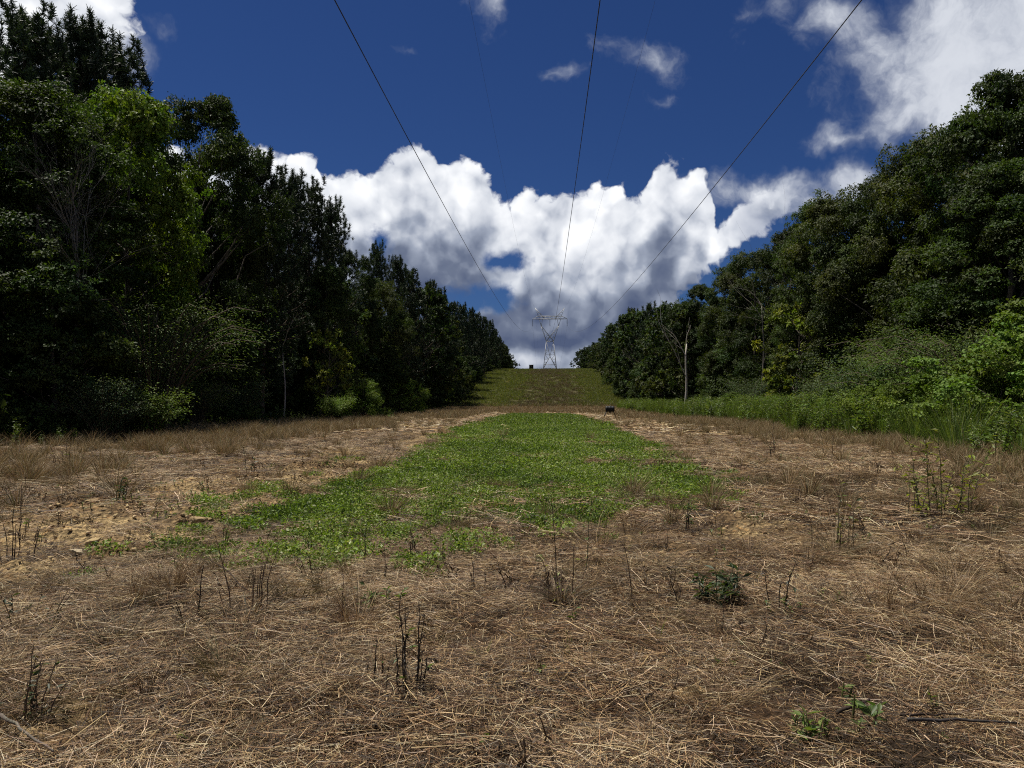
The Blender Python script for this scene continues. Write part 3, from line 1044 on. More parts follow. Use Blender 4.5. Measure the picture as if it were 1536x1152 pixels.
def pine(H, R, hb, seed, needles=30, tufts=12, nlen=0.27, nw=0.034, base=(0.032, 0.050, 0.021), whorl=0.58, bare=0.0):
    rng = np.random.default_rng(seed)
    tr, cr_ = Soup(), Soup()
    zs = np.linspace(-0.4, H - 0.2, 10)
    wob = 0.10
    px_, py_ = wob * np.sin(zs * 0.5 + seed), wob * np.cos(zs * 0.43 + seed)
    bark = (0.115, 0.082, 0.062)
    tr.tube(np.column_stack([px_, py_, zs]), H * 0.0125 * (1.08 - np.linspace(0, 1, 10)), 9, jitcol(bark, 90, rng, 0.25))
    P, A, C = [], [], []
    z = hb
    while z < H - 0.3:
        t = (z - hb) / (H - hb)
        L = R * (0.13 + 0.95 * (1 - t) ** 0.72) * min(1.0, 0.5 + 2.5 * t) * (1 + 0.22 * math.sin(z * 2.3 + seed))
        nb = rng.integers(4, 7) if t < 0.9 else 4
        a0 = rng.uniform(0, 6.28)
        for b in range(nb):
            a = a0 + b * 6.283 / nb + rng.normal(0, 0.25)
            l = L * rng.uniform(0.45, 1.3)
            rise = 0.10 + 0.75 * t + rng.normal(0, 0.08)
            d = np.array([math.cos(a), math.sin(a), 0])
            o0 = np.array([np.interp(z, zs, px_), np.interp(z, zs, py_), z])
            u = np.linspace(0, 1, 5)[:, None]
            path = o0 + d * l * u + np.array([0, 0, 1]) * (l * (rise * u * u + 0.08 * u - 0.12 * (1 - t) * u * (1 - u) * 2))
            tr.tube(path, np.linspace(0.030, 0.008, 5) * (1.2 - t) * (l / 2 + 0.3), 4, bark, False)
            cb = np.asarray(base) * rng.uniform(0.75, 1.35)
            m = max(3, int(tufts * (0.5 + 0.6 * l / R)))
            for q in range(m):
                uu = rng.uniform(0.28, 1.0) if q else 1.0
                c = o0 + d * l * uu + np.array([0, 0, 1]) * (l * (rise * uu * uu + 0.08 * uu - 0.24 * (1 - t) * uu * (1 - uu)))
                off = rng.normal(0, 0.26 * (0.4 + l / R), 3) * (1 if q else 0) * np.array([1, 1, 0.6])
                P.append(c + off)
                A.append(d * 0.5 + np.array([0, 0, 0.55 + 0.6 * t]) + rng.normal(0, 0.3, 3))
                C.append(cb * rng.uniform(0.85, 1.2))
            for q in range(3 if t > 0.35 else 1):                 # upright shoots at the branch end
                P.append(path[-1] + np.array([0, 0, 0.16 * (q + 1)]) + rng.normal(0, 0.03, 3))
                A.append(np.array([0, 0, 1.0]) + rng.normal(0, 0.12, 3))
                C.append(cb * 1.1)
        z += whorl * rng.uniform(0.75, 1.25) * (1 - 0.35 * t)
    for q in range(12):                       # the leading candles
        P.append(np.array([px_[-1], py_[-1], H - 0.12 * q]) + rng.normal(0, 0.05, 3))
        A.append(np.array([0, 0, 1.0]) + rng.normal(0, 0.12, 3))
        C.append(np.asarray(base) * 1.2)
    P, A, C = np.array(P), np.array(A), np.array(C)
    A /= np.linalg.norm(A, axis=1, keepdims=True)
    n = len(P) * needles
    p = np.repeat(P, needles, 0)
    ax = np.repeat(A, needles, 0)
    p = p - ax * rng.uniform(0, 0.16, (n, 1))
    d = ax * 0.75 + unit(n, rng) * 0.85
    cr_.ribbons(p, d, nlen * rng.uniform(0.7, 1.2, n), nw, np.array([[0, 0, -0.10]]), jitcol((1, 1, 1), n, rng, 0.25) * np.repeat(C, needles, 0), unit(n, rng), 1, 0.5)
    return tr, cr_


def spray_shrub(H, R, nstem, nleaf, leaf, base, seed, arch=0.5, aspect=0.45):
    """many arching stems with leaves along them"""
    rng = np.random.default_rng(seed)
    tr, cr_ = Soup(), Soup()
    for k in range(nstem):
        a = rng.uniform(0, 6.283)
        l = H * rng.uniform(0.55, 1.1)
        out_ = R * rng.uniform(0.25, 1.0)
        d = np.array([math.cos(a), math.sin(a), 0])
        u = np.linspace(0, 1, 6)
        path = np.array([0, 0, 1.0])[None] * (l * (u * (1 + arch * 0.6) - arch * 0.9 * u ** 2.4))[:, None] + d * (out_ * u ** 1.4)[:, None] + d * 0.15 * R * rng.uniform()
        path[0, 2] -= 0.15
        tr.tube(path, np.linspace(0.02, 0.004, 6) * (H / 3 + 0.4), 4, (0.09, 0.07, 0.05), False)
        n = nleaf // nstem
        uu = rng.uniform(0.18, 1.0, n) ** 0.8
        p = np.stack([np.interp(uu, u, path[:, i]) for i in range(3)], 1)
        side = rng.normal(0, 1, (n, 3)) * np.array([1, 1, 0.5])
        p = p + side * (0.10 * R * (0.3 + uu))[:, None] * rng.uniform(0.2, 1.6, (n, 1))
        sz = leaf * rng.uniform(0.6, 1.3, n)
        cb = np.asarray(base) * rng.uniform(0.75, 1.3) * np.array([rng.uniform(0.9, 1.15), 1, rng.uniform(0.85, 1.15)])
        cr_.leaves(p, side + d * 0.6 - np.array([0, 0, 0.3]), np.array([0, 0, 1.0]) + rng.normal(0, 0.5, (n, 3)), sz, sz * aspect, jitcol(cb, n, rng, 0.3, 0.1))
    return tr, cr_


PROTO = {}


def proto(key, soups, leafmat, tname='trunk', cname='crown'):
    PROTO[key] = (soups[0].mesh(key + '_' + tname, M_BARK, True), soups[1].mesh(key + '_' + cname, leafmat), tname, cname)


proto('oak_a', broadleaf(16, 4.6, 0.8, 125, 90000, 0.155, DARKG, 101), M_LEAF)
proto('oak_b', broadleaf(16, 4.2, 0.6, 120, 88000, 0.15, MIDG, 102, 'dome'), M_LEAF)
proto('oak_c', broadleaf(16, 5.0, 1.0, 125, 90000, 0.165, OLIVE, 103, 'oval', (0.6, 1.3)), M_LEAF)
proto('gum', broadleaf(16, 4.4, 1.5, 130, 60000, 0.19, LIME, 104, 'oval', (0.7, 1.3), aspect=0.8), M_LEAF)
proto('understorey', broadleaf(8, 2.6, 0.3, 80, 36000, 0.15, MIDG, 105, 'dome', (0.5, 1.0)), M_LEAF)
proto('lime_sapling', broadleaf(7.5, 2.0, 0.6, 46, 5200, 0.22, (0.14, 0.17, 0.030), 106, 'oval', (0.4, 0.8), aspect=0.75, limbs=34), M_LEAF)
proto('pine_a', pine(17, 3.3, 2.6, 201, tufts=14), M_NEEDLE)
proto('pine_b', pine(17, 3.0, 2.2, 202, tufts=13), M_NEEDLE)
proto('pine_c', pine(17, 3.6, 3.6, 203, tufts=14, base=(0.034, 0.050, 0.018)), M_NEEDLE)
proto('far_oak', broadleaf(16, 4.6, 0.4, 110, 14000, 0.42, DARKG, 107, rc=(0.8, 1.4)), M_LEAF)
proto('far_oak_b', broadleaf(16, 4.2, 0.4, 110, 14000, 0.42, OLIVE, 108, 'dome', rc=(0.8, 1.4)), M_LEAF)
proto('far_pine', pine(17, 3.5, 2.0, 204, needles=11, tufts=9, nlen=0.40, nw=0.085), M_NEEDLE)
proto('far_pine_b', pine(17, 3.1, 1.6, 205, needles=11, tufts=9, nlen=0.40, nw=0.085), M_NEEDLE)
proto('privet', spray_shrub(3.2, 2.0, 70, 14000, 0.09, (0.066, 0.096, 0.044), 301), M_LEAF, 'stems', 'foliage')
proto('feathery', spray_shrub(4.6, 3.0, 90, 22000, 0.08, (0.100, 0.145, 0.046), 302, 0.9, 0.3), M_LEAF, 'stems', 'foliage')
proto('vine_mound', broadleaf(4.0, 2.6, 0.0, 90, 42000, 0.085, (0.090, 0.138, 0.024), 303, 'dome', (0.35, 0.7), aspect=0.85), M_LEAF, 'stems', 'foliage')
proto('lush_shrub', spray_shrub(2.4, 1.5, 60, 9000, 0.10, (0.100, 0.150, 0.030), 304, 0.5, 0.5), M_LEAF, 'stems', 'foliage')


def plant(key, name, x, y, height, base_h, label, cat, group, rz=None, wide=1.0, lean=(0, 0)):
    tm, cm, tn, cn = PROTO[key]
    k = height / base_h
    rz = random.Random(int(x * 131 + y * 17)).uniform(0, 6.28) if rz is None else rz
    root = obj(name, None, None, (x, y, gz(x, y) - 0.05), (lean[0], lean[1], rz), (k * wide, k * wide, k))
    tag(root, label, cat, group)
    obj(tn, tm, root)
    obj(cn, cm, root)
    return root


BASE_H = {'oak_a': 16, 'oak_b': 16, 'oak_c': 16, 'gum': 16, 'understorey': 8, 'lime_sapling': 7.5, 'pine_a': 17, 'pine_b': 17, 'pine_c': 17, 'far_oak': 16,
          'far_oak_b': 16, 'far_pine': 17, 'far_pine_b': 17, 'privet': 3.2, 'feathery': 4.6, 'vine_mound': 4.0, 'lush_shrub': 2.4}


def tree_at(key, px, X, top_py, label, group, wide=1.0, name=None, cat='tree'):
    """px, top_py: where the crown's top shows; X: sideways metres from the strip's axis -> distance"""
    d = X * F / (px - VPX)
    z = CAMZ + (HORIZ - top_py) / F * d
    h = z - gz(X, d)
    nm = name or ('pine_tree' if 'pine' in key else 'broadleaf_tree')
    return plant(key, nm, X, d, h * 1.02, BASE_H[key], label, cat, group, None, wide * (16.0 / max(h, 9)) ** 0.35)


ORD = ['first', 'second', 'third', 'fourth', 'fifth', 'sixth', 'seventh', 'eighth', 'ninth', 'tenth', 'eleventh', 'twelfth', 'thirteenth',
       'fourteenth', 'fifteenth', 'sixteenth', 'seventeenth', 'eighteenth', 'nineteenth', 'twentieth']
GL, GR = 'trees along the left forest edge', 'trees along the right forest edge'
# left edge: px, X, top py
tree_at('pine_b', 8, -25, 8, 'tall dark pine cut by the left picture edge', GL)
tree_at('pine_a', 98, -26.5, 22, 'tallest pointed pine against the grey cloud at upper left', GL, 0.95)
tree_at('pine_b', 150, -27.5, 58, 'dark pine just right of the tallest pointed pine', GL)
tree_at('pine_c', 50, -28.0, 62, 'dark pine between the picture edge pine and the tallest pointed pine', GL)
tree_at('oak_b', 30, -21.0, 100, 'dark broadleaf tree filling the left picture edge', GL, 1.1)
tree_at('gum', 172, -20.5, 128, 'bright yellow-green broadleaf tree at upper left', GL, 0.76)
tree_at('oak_a', 262, -21.5, 132, 'tall dark broadleaf tree right of the bright yellow-green one', GL, 0.82)
tree_at('oak_c', 326, -22.0, 208, 'rounded dark broadleaf tree before the first left pines', GL, 0.5)
tree_at('pine_a', 388, -20.0, 232, 'leading pine of the left row with a spiky top', GL, 0.95)
tree_at('pine_b', 428, -20.5, 264, 'second spiky pine of the left row', GL, 0.9)
tree_at('pine_c', 458, -20.0, 284, 'third spiky pine of the left row', GL, 0.85)
tree_at('pine_b', 492, -20.0, 308, 'fourth spiky pine of the left row, beside the cloud', GL, 0.85)
tree_at('oak_b', 475, -18.5, 395, 'low broadleaf tree in front of the spiky left pines', GL, 0.75)
tree_at('oak_c', 570, -18.6, 425, 'low broadleaf tree in front of the sharp-tipped slender pine', GL, 0.75)
tree_at('oak_a', 535, -20.0, 378, 'rounded broadleaf tree after the fourth spiky left pine', GL, 0.6)
tree_at('pine_b', 562, -22.0, 372, 'thin pine rising behind the rounded left broadleaf tree', GL, 0.8)
tree_at('pine_a', 592, -21.0, 390, 'slender pine with a sharp tip halfway down the left row', GL, 0.85)
for i_, (key, px, X, tp) in enumerate([('far_pine', 612, -20, 412), ('far_oak', 630, -19.5, 432), ('far_pine_b', 645, -20, 428), ('far_pine', 660, -19.5, 442),
                                       ('far_oak_b', 668, -19, 456), ('far_pine_b', 680, -19.5, 458), ('far_pine', 693, -19.5, 462), ('far_pine_b', 706, -19.5, 466),
                                       ('far_pine', 716, -19, 474), ('far_pine_b', 726, -18.5, 478), ('far_pine', 736, -18.5, 484), ('far_pine_b', 743, -18.5, 496),
                                       ('far_pine', 749, -18.5, 508), ('far_oak', 756, -18.5, 524)]):
    tree_at(key, px, X, tp, f'{ORD[i_]} tree past the sharp-tipped slender pine, far left row', GL, 0.9)
# right edge
tree_at('oak_a', 1530, 22.5, 105, 'tallest dark broadleaf tree at the right picture edge', GR, 0.8)
tree_at('oak_c', 1460, 23.0, 192, 'broad dark tree left of the tallest right-edge tree', GR, 1.0)
tree_at('oak_b', 1475, 19.5, 250, 'olive broadleaf tree leaning out before the broad dark right trees', GR, 1.1)
tree_at('oak_c', 1365, 22.0, 226, 'large rounded broadleaf tree standing above the vine mounds', GR, 0.8)
tree_at('oak_a', 1310, 21.5, 268, 'dark broadleaf tree between two rounded crowns on the right', GR, 0.75)
tree_at('oak_b', 1222, 22.0, 306, 'rounded tree with a separate domed top on the right skyline', GR, 0.78)
tree_at('oak_c', 1265, 20.5, 300, 'lower dark tree just right of the domed skyline tree', GR, 0.85)
tree_at('oak_a', 1172, 21.5, 348, 'thin-crowned tree left of the domed skyline tree', GR, 0.85)
tree_at('oak_c', 1125, 20.5, 382, 'olive broadleaf tree behind the yellow-green sapling', GR, 0.85)
tree_at('oak_b', 1085, 20.5, 400, 'dark bushy tree standing behind the pale dead trunk', GR, 0.85)
tree_at('oak_a', 1052, 20.0, 428, 'rounded broadleaf tree just beyond the pale dead trunk', GR, 0.85)
tree_at('far_oak_b', 1030, 18.5, 462, 'low olive tree at the foot of the right skyline', GR, 0.9)
for i_, (key, px, X, tp) in enumerate([('far_oak', 1012, 19.5, 455), ('far_oak_b', 992, 19, 462), ('far_pine', 975, 19.5, 464), ('far_oak', 958, 19, 466),
                                       ('far_pine_b', 948, 19.5, 468), ('far_oak_b', 935, 18.5, 482), ('far_oak', 925, 19, 486), ('far_pine', 914, 19, 500), ('far_oak_b', 906, 18.5, 512),
                                       ('far_oak', 898, 18.5, 520), ('far_oak_b', 890, 18, 534), ('far_pine', 884, 18, 540)]):
    tree_at(key, px, X, tp, f'{ORD[i_]} tree beyond the pale dead trunk, far right row', GR, 0.95)

# small trees and shrubs at the foot of the woods: key, px, X, base, height
SH = 'shrubs at the foot of the woods'


def shrub(key, px, X, h, label, name='shrub', cat='shrub', wide=1.0, group=SH):
    d = X * F / (px - VPX)
    return plant(key, name, X, d, h, BASE_H[key], label, cat, group, None, wide)


shrub('feathery', 215, -17.0, 7.0, 'feathery arching shrub hanging out of the dark left woods')
shrub('understorey', 60, -18.5, 7.5, 'dark understorey tree at the left picture edge', 'understorey_tree', 'tree', group='small trees under the woods')
shrub('understorey', 320, -18.8, 6.5, 'dark understorey tree below the leading left pine', 'understorey_tree', 'tree', group='small trees under the woods')
shrub('privet', 140, -16.0, 2.6, 'low dark shrub below the bare grey branches')
shrub('lush_shrub', 212, -15.2, 2.3, 'leafy green shrub below the feathery arching one')
shrub('feathery', 285, -17.6, 3.0, 'small feathery grey shrub in the dark left woods')
shrub('lime_sapling', 490, -16.2, 7.2, 'thin sunlit sapling with yellow-green leaves before the left pines', 'sapling', 'tree', 0.8, group='small trees under the woods')
shrub('privet', 345, -17.6, 3.0, 'grey-green shrub with pale leaves under the left pines')
shrub('vine_mound', 540, -15.8, 3.4, 'bright bushy shrub at the foot of the left row', 'shrub')
shrub('understorey', 575, -17.8, 8.0, 'leafy young tree above the bright left shrubs', 'understorey_tree', 'tree', group='small trees under the woods')
shrub('vine_mound', 605, -15.8, 4.2, 'brightest yellow-green shrub at the foot of the left row', 'shrub', wide=0.9)
shrub('lush_shrub', 500, -14.8, 2.2, 'low green shrub nearest the field on the left')
shrub('understorey', 650, -17.6, 8.5, 'round young tree farther along the left row', 'understorey_tree', 'tree', group='small trees under the woods')
shrub('understorey', 690, -17.4, 9.0, 'young tree where the left row meets the hill', 'understorey_tree', 'tree', group='small trees under the woods')
# right
shrub('lime_sapling', 1192, 18.0, 8.8, 'tall yellow-green sapling before the dark right woods', 'sapling', 'tree', 1.0, group='small trees under the woods')
shrub('lime_sapling', 1165, 17.2, 3.6, 'low yellow-green sapling below the tall one', 'sapling', 'tree', 1.0, group='small trees under the woods')
shrub('feathery', 1375, 17.6, 6.0, 'tall feathery grey-green shrub on the right', wide=1.1)
shrub('feathery', 1450, 17.6, 5.6, 'feathery shrub right of the tall feathery one', wide=1.1)
shrub('privet', 1300, 17.0, 4.2, 'dark blue-green shrub left of the feathery shrubs', wide=1.15)
shrub('vine_mound', 1545, 16.8, 4.9, 'bright vine-covered mound at the right picture edge', 'vine_mound', wide=1.2)
shrub('vine_mound', 1480, 16.4, 3.5, 'yellow-green vine mound just left of the right-edge mound', 'vine_mound', wide=1.25)
shrub('vine_mound', 1405, 16.4, 2.9, 'yellow-green vine mound below the feathery shrubs', 'vine_mound', wide=1.3)
shrub('vine_mound', 1345, 16.0, 2.8, 'leafy shrub left of the vine mounds', wide=1.2)
shrub('vine_mound', 1245, 14.8, 2.2, 'rounded green shrub below the dark rounded one', wide=1.1)
shrub('lush_shrub', 1195, 14.6, 2.3, 'leafy shrub at the foot of the tall sapling', wide=1.2)
shrub('lush_shrub', 1140, 14.6, 2.2, 'leafy shrub second to the left of the tall sapling', wide=1.2)
shrub('vine_mound', 1095, 15.0, 2.2, 'rounded green shrub midway from the dead trunk to the sapling', wide=1.1)
shrub('lush_shrub', 1290, 15.0, 2.4, 'leafy shrub halfway between the sapling and the vine mounds', wide=1.2)
shrub('privet', 1235, 17.2, 3.4, 'dark rounded shrub right of the tall sapling')
shrub('privet', 1120, 17.2, 3.8, 'grey-green shrub left of the tall sapling')
shrub('understorey', 1090, 18.0, 7.6, 'bushy small tree between the sapling and the dead trunk', 'understorey_tree', 'tree', group='small trees under the woods')
shrub('lush_shrub', 1060, 16.6, 2.4, 'low leafy shrub right of the dead trunk')
shrub('understorey', 990, 17.4, 7.0, 'dense round bush left of the dead trunk', 'understorey_tree', 'tree', group='small trees under the woods')
shrub('understorey', 962, 17.2, 8.0, 'dense bush second to the left of the dead trunk', 'understorey_tree', 'tree', group='small trees under the woods')
shrub('understorey', 938, 17.0, 8.5, 'dense bush just above the black feeder', 'understorey_tree', 'tree', group='small trees under the woods')
shrub('understorey', 920, 17.0, 8.0, 'dense bush where the right row meets the hill', 'understorey_tree', 'tree', group='small trees under the woods')

# ---- dead wood
def bare_tree(name, x, y, H, forks, seed, col, label, spread=0.35, r0=0.12, levels=3, lean=0.0):
    rng = np.random.default_rng(seed)
    root = obj(name, None, None, (x, y, gz(x, y) - 0.1))
    tag(root, label, 'dead tree')
    tr, br = Soup(), Soup()
    zs = np.linspace(0, H * 0.72, 7)
    pts = np.column_stack([lean * zs + 0.10 * np.sin(zs * 0.9 + seed), 0.08 * np.cos(zs * 0.8 + seed), zs])
    tr.tube(pts, r0 * np.linspace(1.1, 0.5, 7), 8, jitcol(col, 56, rng, 0.15))

    def grow(p, d, L, r, lev):
        n = 5
        path = [p]
        for q in range(n - 1):
            d = d + rng.normal(0, 0.14, 3) + np.array([0, 0, 0.05])
            d /= np.linalg.norm(d)
            path.append(path[-1] + d * L / (n - 1))
        br.tube(np.array(path), np.linspace(r, r * 0.35, n), 5, jitcol(col, 5 * n, rng, 0.15), False)
        if lev > 0:
            for q in range(rng.integers(3, 6)):
                k = rng.integers(1, n)
                grow(path[k], d + rng.normal(0, spread, 3) * 1.5, L * rng.uniform(0.4, 0.75), r * 0.45, lev - 1)
    for k in range(forks):
        zz = H * rng.uniform(0.30, 0.72) if k else H * 0.72
        o0 = np.array([np.interp(zz, zs, pts[:, 0]), np.interp(zz, zs, pts[:, 1]), zz])
        a = rng.uniform(0, 6.28)
        grow(o0, np.array([math.cos(a) * spread * 1.5 + lean, math.sin(a) * spread * 1.2, 0.8]), (H - zz) * rng.uniform(0.5, 1.0) + 0.3, r0 * (0.5 if k == 0 else 0.33), levels)
    obj('trunk', tr.mesh('trunk', M_BARK, True), root)
    obj('branches', br.mesh('branches', M_BARK, True), root)
    return root


def dead_at(px, X, top_py, **kw):
    d = X * F / (px - VPX)
    bare_tree(x=X, y=d, H=CAMZ + (HORIZ - top_py) / F * d - gz(X, d), **kw)


dead_at(1026, 16.8, 474, name='dead_tree', forks=3, seed=5, col=(0.42, 0.39, 0.34), label='pale dead trunk with forked top before the right woods', spread=0.16, r0=0.17, levels=1, lean=0.02)
dead_at(85, -18.6, 262, name='dead_tree', forks=9, seed=9, col=(0.15, 0.14, 0.125), label='bare grey branches of a dead tree in the left woods', spread=0.20, r0=0.06, levels=3, lean=0.03)
dead_at(420, -18.2, 470, name='dead_sapling', forks=1, seed=12, col=(0.30, 0.27, 0.23), label='thin bare grey pole-like dead sapling under the left pines', spread=0.12, r0=0.06, levels=1)
dead_at(1140, 19.0, 395, name='dead_tree', forks=4, seed=15, col=(0.16, 0.145, 0.12), label='thin grey dead tree half hidden left of the tall sapling', spread=0.3, r0=0.09, levels=2)

# ---- the wood behind the front rows: one mass
rng = np.random.default_rng(77)
wx, wy = [], []
for sgn in (-1, 1):
    for row, xo in enumerate((24.5, 29.0, 34.5, 42.0)):
        y = 8.0 + rng.uniform(0, 4)
        while y < 420:
            wx.append(sgn * (xo + rng.normal(0, 1.1)) + (0.5 if sgn > 0 else 0))
            wy.append(y)
            y += rng.uniform(4.5, 6.5) if y < 150 else rng.uniform(6.0, 9.0)
for y in np.arange(300, 560, 7.0):            # the edges run on behind the crest
    for sgn in (-1, 1):
        wx.append(sgn * 20.5 + rng.normal(0, 1.5))
        wy.append(y)
wx, wy = np.array(wx), np.array(wy)
wn_ = len(wx)
# join trunk and crown of the low-detail trees into one source mesh each
wsrc = []
for key, args in (('wood_oak', broadleaf(14.5, 4.6, 0.3, 110, 14000, 0.42, DARKG, 117, rc=(0.8, 1.4))),
                  ('wood_pine', pine(15.5, 3.0, 2.0, 214, needles=11, tufts=9, nlen=0.40, nw=0.085)),
                  ('wood_oak_b', broadleaf(13.5, 4.4, 0.3, 110, 14000, 0.42, OLIVE, 118, 'dome', rc=(0.8, 1.4)))):
    t_, c_ = args
    c_.add(np.concatenate(t_.v), np.concatenate(t_.t) if t_.t else None, np.concatenate(t_.q), np.concatenate(t_.c))
    wsrc.append(c_.mesh(key, M_LEAF))
t_, c_ = broadleaf(7.5, 3.4, 0.0, 60, 9000, 0.36, DARKG, 119, 'dome', rc=(0.7, 1.2))
wsrc.append(c_.mesh('wood_bush', M_LEAF))
widx = np.where(wx < 0, rng.choice([0, 1, 1, 2], wn_), rng.choice([0, 2, 2, 0, 1], wn_))
bx2, by2 = [], []
for sgn in (-1, 1):
    for xo in (22.0, 25.5):
        y = 8.0
        while y < 300:
            bx2.append(sgn * (xo + rng.normal(0, 0.8)))
            by2.append(y)
            y += rng.uniform(2.6, 4.2)
wx, wy, widx = np.concatenate([wx, bx2]), np.concatenate([wy, by2]), np.concatenate([widx, np.full(len(bx2), 3)])
wn_ = len(wx)
scatter('woodland', wsrc, np.column_stack([wx, wy]), ground_z(wx, wy) - 0.1, rng.uniform(0, 6.28, wn_), rng.uniform(0.84, 1.0, wn_) * np.where(wx < 0, 1.04, 0.95), widx,
        'deep dark woods behind the front rows of trees', 'woods')
# ------------------------------------------------------------------ ground cover (uncountable)
STRAW = [(0.43, 0.305, 0.158), (0.26, 0.160, 0.076), (0.62, 0.49, 0.31), (0.130, 0.070, 0.034), (0.032, 0.020, 0.011), (0.41, 0.34, 0.24)]
STRAW_W = [4, 3, 2.2, 4.5, 7, 1.3]  # many near-black stems put the shade of the gaps into the colour


def straw_patch(n, rad, seed, wid, lmin, lmax, hgt=0.05, swirl=1.0, cw=STRAW_W, segs=2):
    """flattened dry stems lying over each other"""
    rng = np.random.default_rng(seed)
    s = Soup()
    r, a = rad * np.sqrt(rng.uniform(0, 1, n)), rng.uniform(0, 6.283, n)
    p = np.column_stack([r * np.cos(a), r * np.sin(a), rng.uniform(0.004, hgt, n) ** 1.0])
    th = rng.normal(0, 0.75 * swirl, n) + 1.2 * p[:, 0] / rad
    tilt = rng.normal(0.03, 0.12, n)
    d = np.column_stack([np.cos(th), np.sin(th), tilt])
    L = rng.uniform(lmin, lmax, n)
    p = p - d * L[:, None] * 0.5
    p[:, 2] = np.maximum(p[:, 2], 0.003)
    bend = np.column_stack([-np.sin(th), np.cos(th), np.zeros(n)]) * rng.normal(0, 0.16, n)[:, None]
    bend[:, 2] = -np.abs(rng.normal(0, 0.10, n)) - tilt * 0.4
    up = unit(n, rng) * 0.7 + np.array([0, 0, 1.0])
    s.ribbons(p, d, L, wid * rng.uniform(0.6, 1.5, n), bend, pick(STRAW, cw, n, rng), up, segs, 0.5)
    return s.mesh('straw_patch', M_STRAW)


def tuft(n, h, spread, seed, wid, cols, wts, mat, bendy=0.5, segs=3, base_r=0.06, colt=None):
    """upright bunch of blades"""
    rng = np.random.default_rng(seed)
    s = Soup()
    a = rng.uniform(0, 6.283, n)
    p = np.column_stack([np.cos(a), np.sin(a), np.zeros(n)]) * (base_r * np.sqrt(rng.uniform(0, 1, n)))[:, None]
    p[:, 2] = -0.02
    out_ = np.column_stack([np.cos(a), np.sin(a), np.zeros(n)])
    d = out_ * (spread * rng.uniform(0, 1, n))[:, None] + np.array([0, 0, 1.0]) + rng.normal(0, 0.12, (n, 3))
    L = h * rng.uniform(0.45, 1.1, n)
    bend = out_ * (bendy * rng.uniform(0.1, 1, n))[:, None] - np.array([0, 0, 1.0]) * (bendy * 0.55 * rng.uniform(0.2, 1, n))[:, None]
    s.ribbons(p, d, L, wid * rng.uniform(0.6, 1.4, n), bend, pick(cols, wts, n, rng), unit(n, rng), segs, 0.2, colt)
    return s.mesh('tuft', mat)


def clover_patch(n, rad, seed, leaf, hgt, cols, wts):
    rng = np.random.default_rng(seed)
    s = Soup()
    r, a = rad * np.sqrt(rng.uniform(0, 1, n)), rng.uniform(0, 6.283, n)
    h = hgt * rng.uniform(0.25, 1.0, n)
    p = np.column_stack([r * np.cos(a), r * np.sin(a), h])
    ax = rng.normal(0, 1, (n, 3)) * np.array([1, 1, 0.6]) + np.array([0, 0, 0.55])
    nrm = np.array([0, 0, 0.7]) + rng.normal(0, 0.7, (n, 3))
    sz = leaf * rng.uniform(0.55, 1.25, n)
    s.leaves(p, ax, nrm, sz, sz * 0.55, pick(cols, wts, n, rng, 0.3))
    m = n // 3
    s.ribbons(np.column_stack([p[:m, :2] * 0.98, np.zeros(m)]), np.array([[0, 0, 1.0]]) + rng.normal(0, 0.25, (m, 3)), h[:m] * 1.25, 0.003,
              rng.normal(0, 0.15, (m, 3)), pick([(0.10, 0.15, 0.03)], [1], m, rng), unit(m, rng), 1, 0.8)
    return s.mesh('clover_patch', M_CLOVER)


def weed_stalk(h, seed, cols, wts, leafcol, nl=60, nst=3, leaf=0.08, mat=None):
    """upright leafy weed"""
    rng = np.random.default_rng(seed)
    s = Soup()
    for k in range(nst):
        a = rng.uniform(0, 6.283)
        hh = h * rng.uniform(0.7, 1.1)
        b = np.array([math.cos(a), math.sin(a), 0]) * 0.10 * rng.uniform()
        u = np.linspace(0, 1, 5)[:, None]
        path = b + np.array([0, 0, 1.0]) * hh * u + np.array([math.cos(a), math.sin(a), 0]) * (0.22 * hh * rng.uniform(0.2, 1) * u ** 2)
        path[0, 2] -= 0.05
        s.tube(path, np.linspace(0.006, 0.003, 5), 3, jitcol(cols[0], 15, rng), False)
        n = nl // nst
        uu = rng.uniform(0.22, 1.0, n)
        p = np.stack([np.interp(uu, u[:, 0], path[:, i]) for i in range(3)], 1)
        th = rng.uniform(0, 6.283, n)
        ax = np.column_stack([np.cos(th), np.sin(th), rng.normal(0.35, 0.35, n)])
        sz = leaf * rng.uniform(0.6, 1.3, n) * (1.15 - 0.5 * uu)
        s.leaves(p, ax, np.array([0, 0, 1.0]) + rng.normal(0, 0.3, (n, 3)), sz, sz * 0.28, pick(leafcol, [1] * len(leafcol), n, rng, 0.3))
    return s.mesh('weed', mat or M_GRASS)


R6 = np.random.default_rng(61)


def bulk(name, src, x, y, keep, smin, smax, label, cat, tilt=0.0, dz=0.0, swirl=None, zone=None):
    k = R6.uniform(0, 1, len(x)) < keep
    x, y = x[k], y[k]
    n = len(x)
    rz = R6.uniform(0, 6.283, n) if swirl is None else swirl(x, y) + R6.normal(0, 1.1, n)
    tl = R6.normal(0, tilt, (n, 2)) if tilt else None
    ix = R6.integers(0, len(src), n)
    if zone is not None:                      # kinds grow in patches
        ix = np.clip((zone(x, y) + R6.normal(0, 0.10, n)) * len(src), 0, len(src) - 1).astype(int)
    return scatter(name, src, np.column_stack([x, y]), ground_z(x, y) + dz, rz, R6.uniform(smin, smax, n), ix, label, cat, tl)


def flow(x, y):
    return (fbm(x, y, 1.9, 2, 71) - 0.5) * 9.0 + 0.3


def clear_zone(x, y):
    return np.clip(strip_mask(x, y), 0, 1)


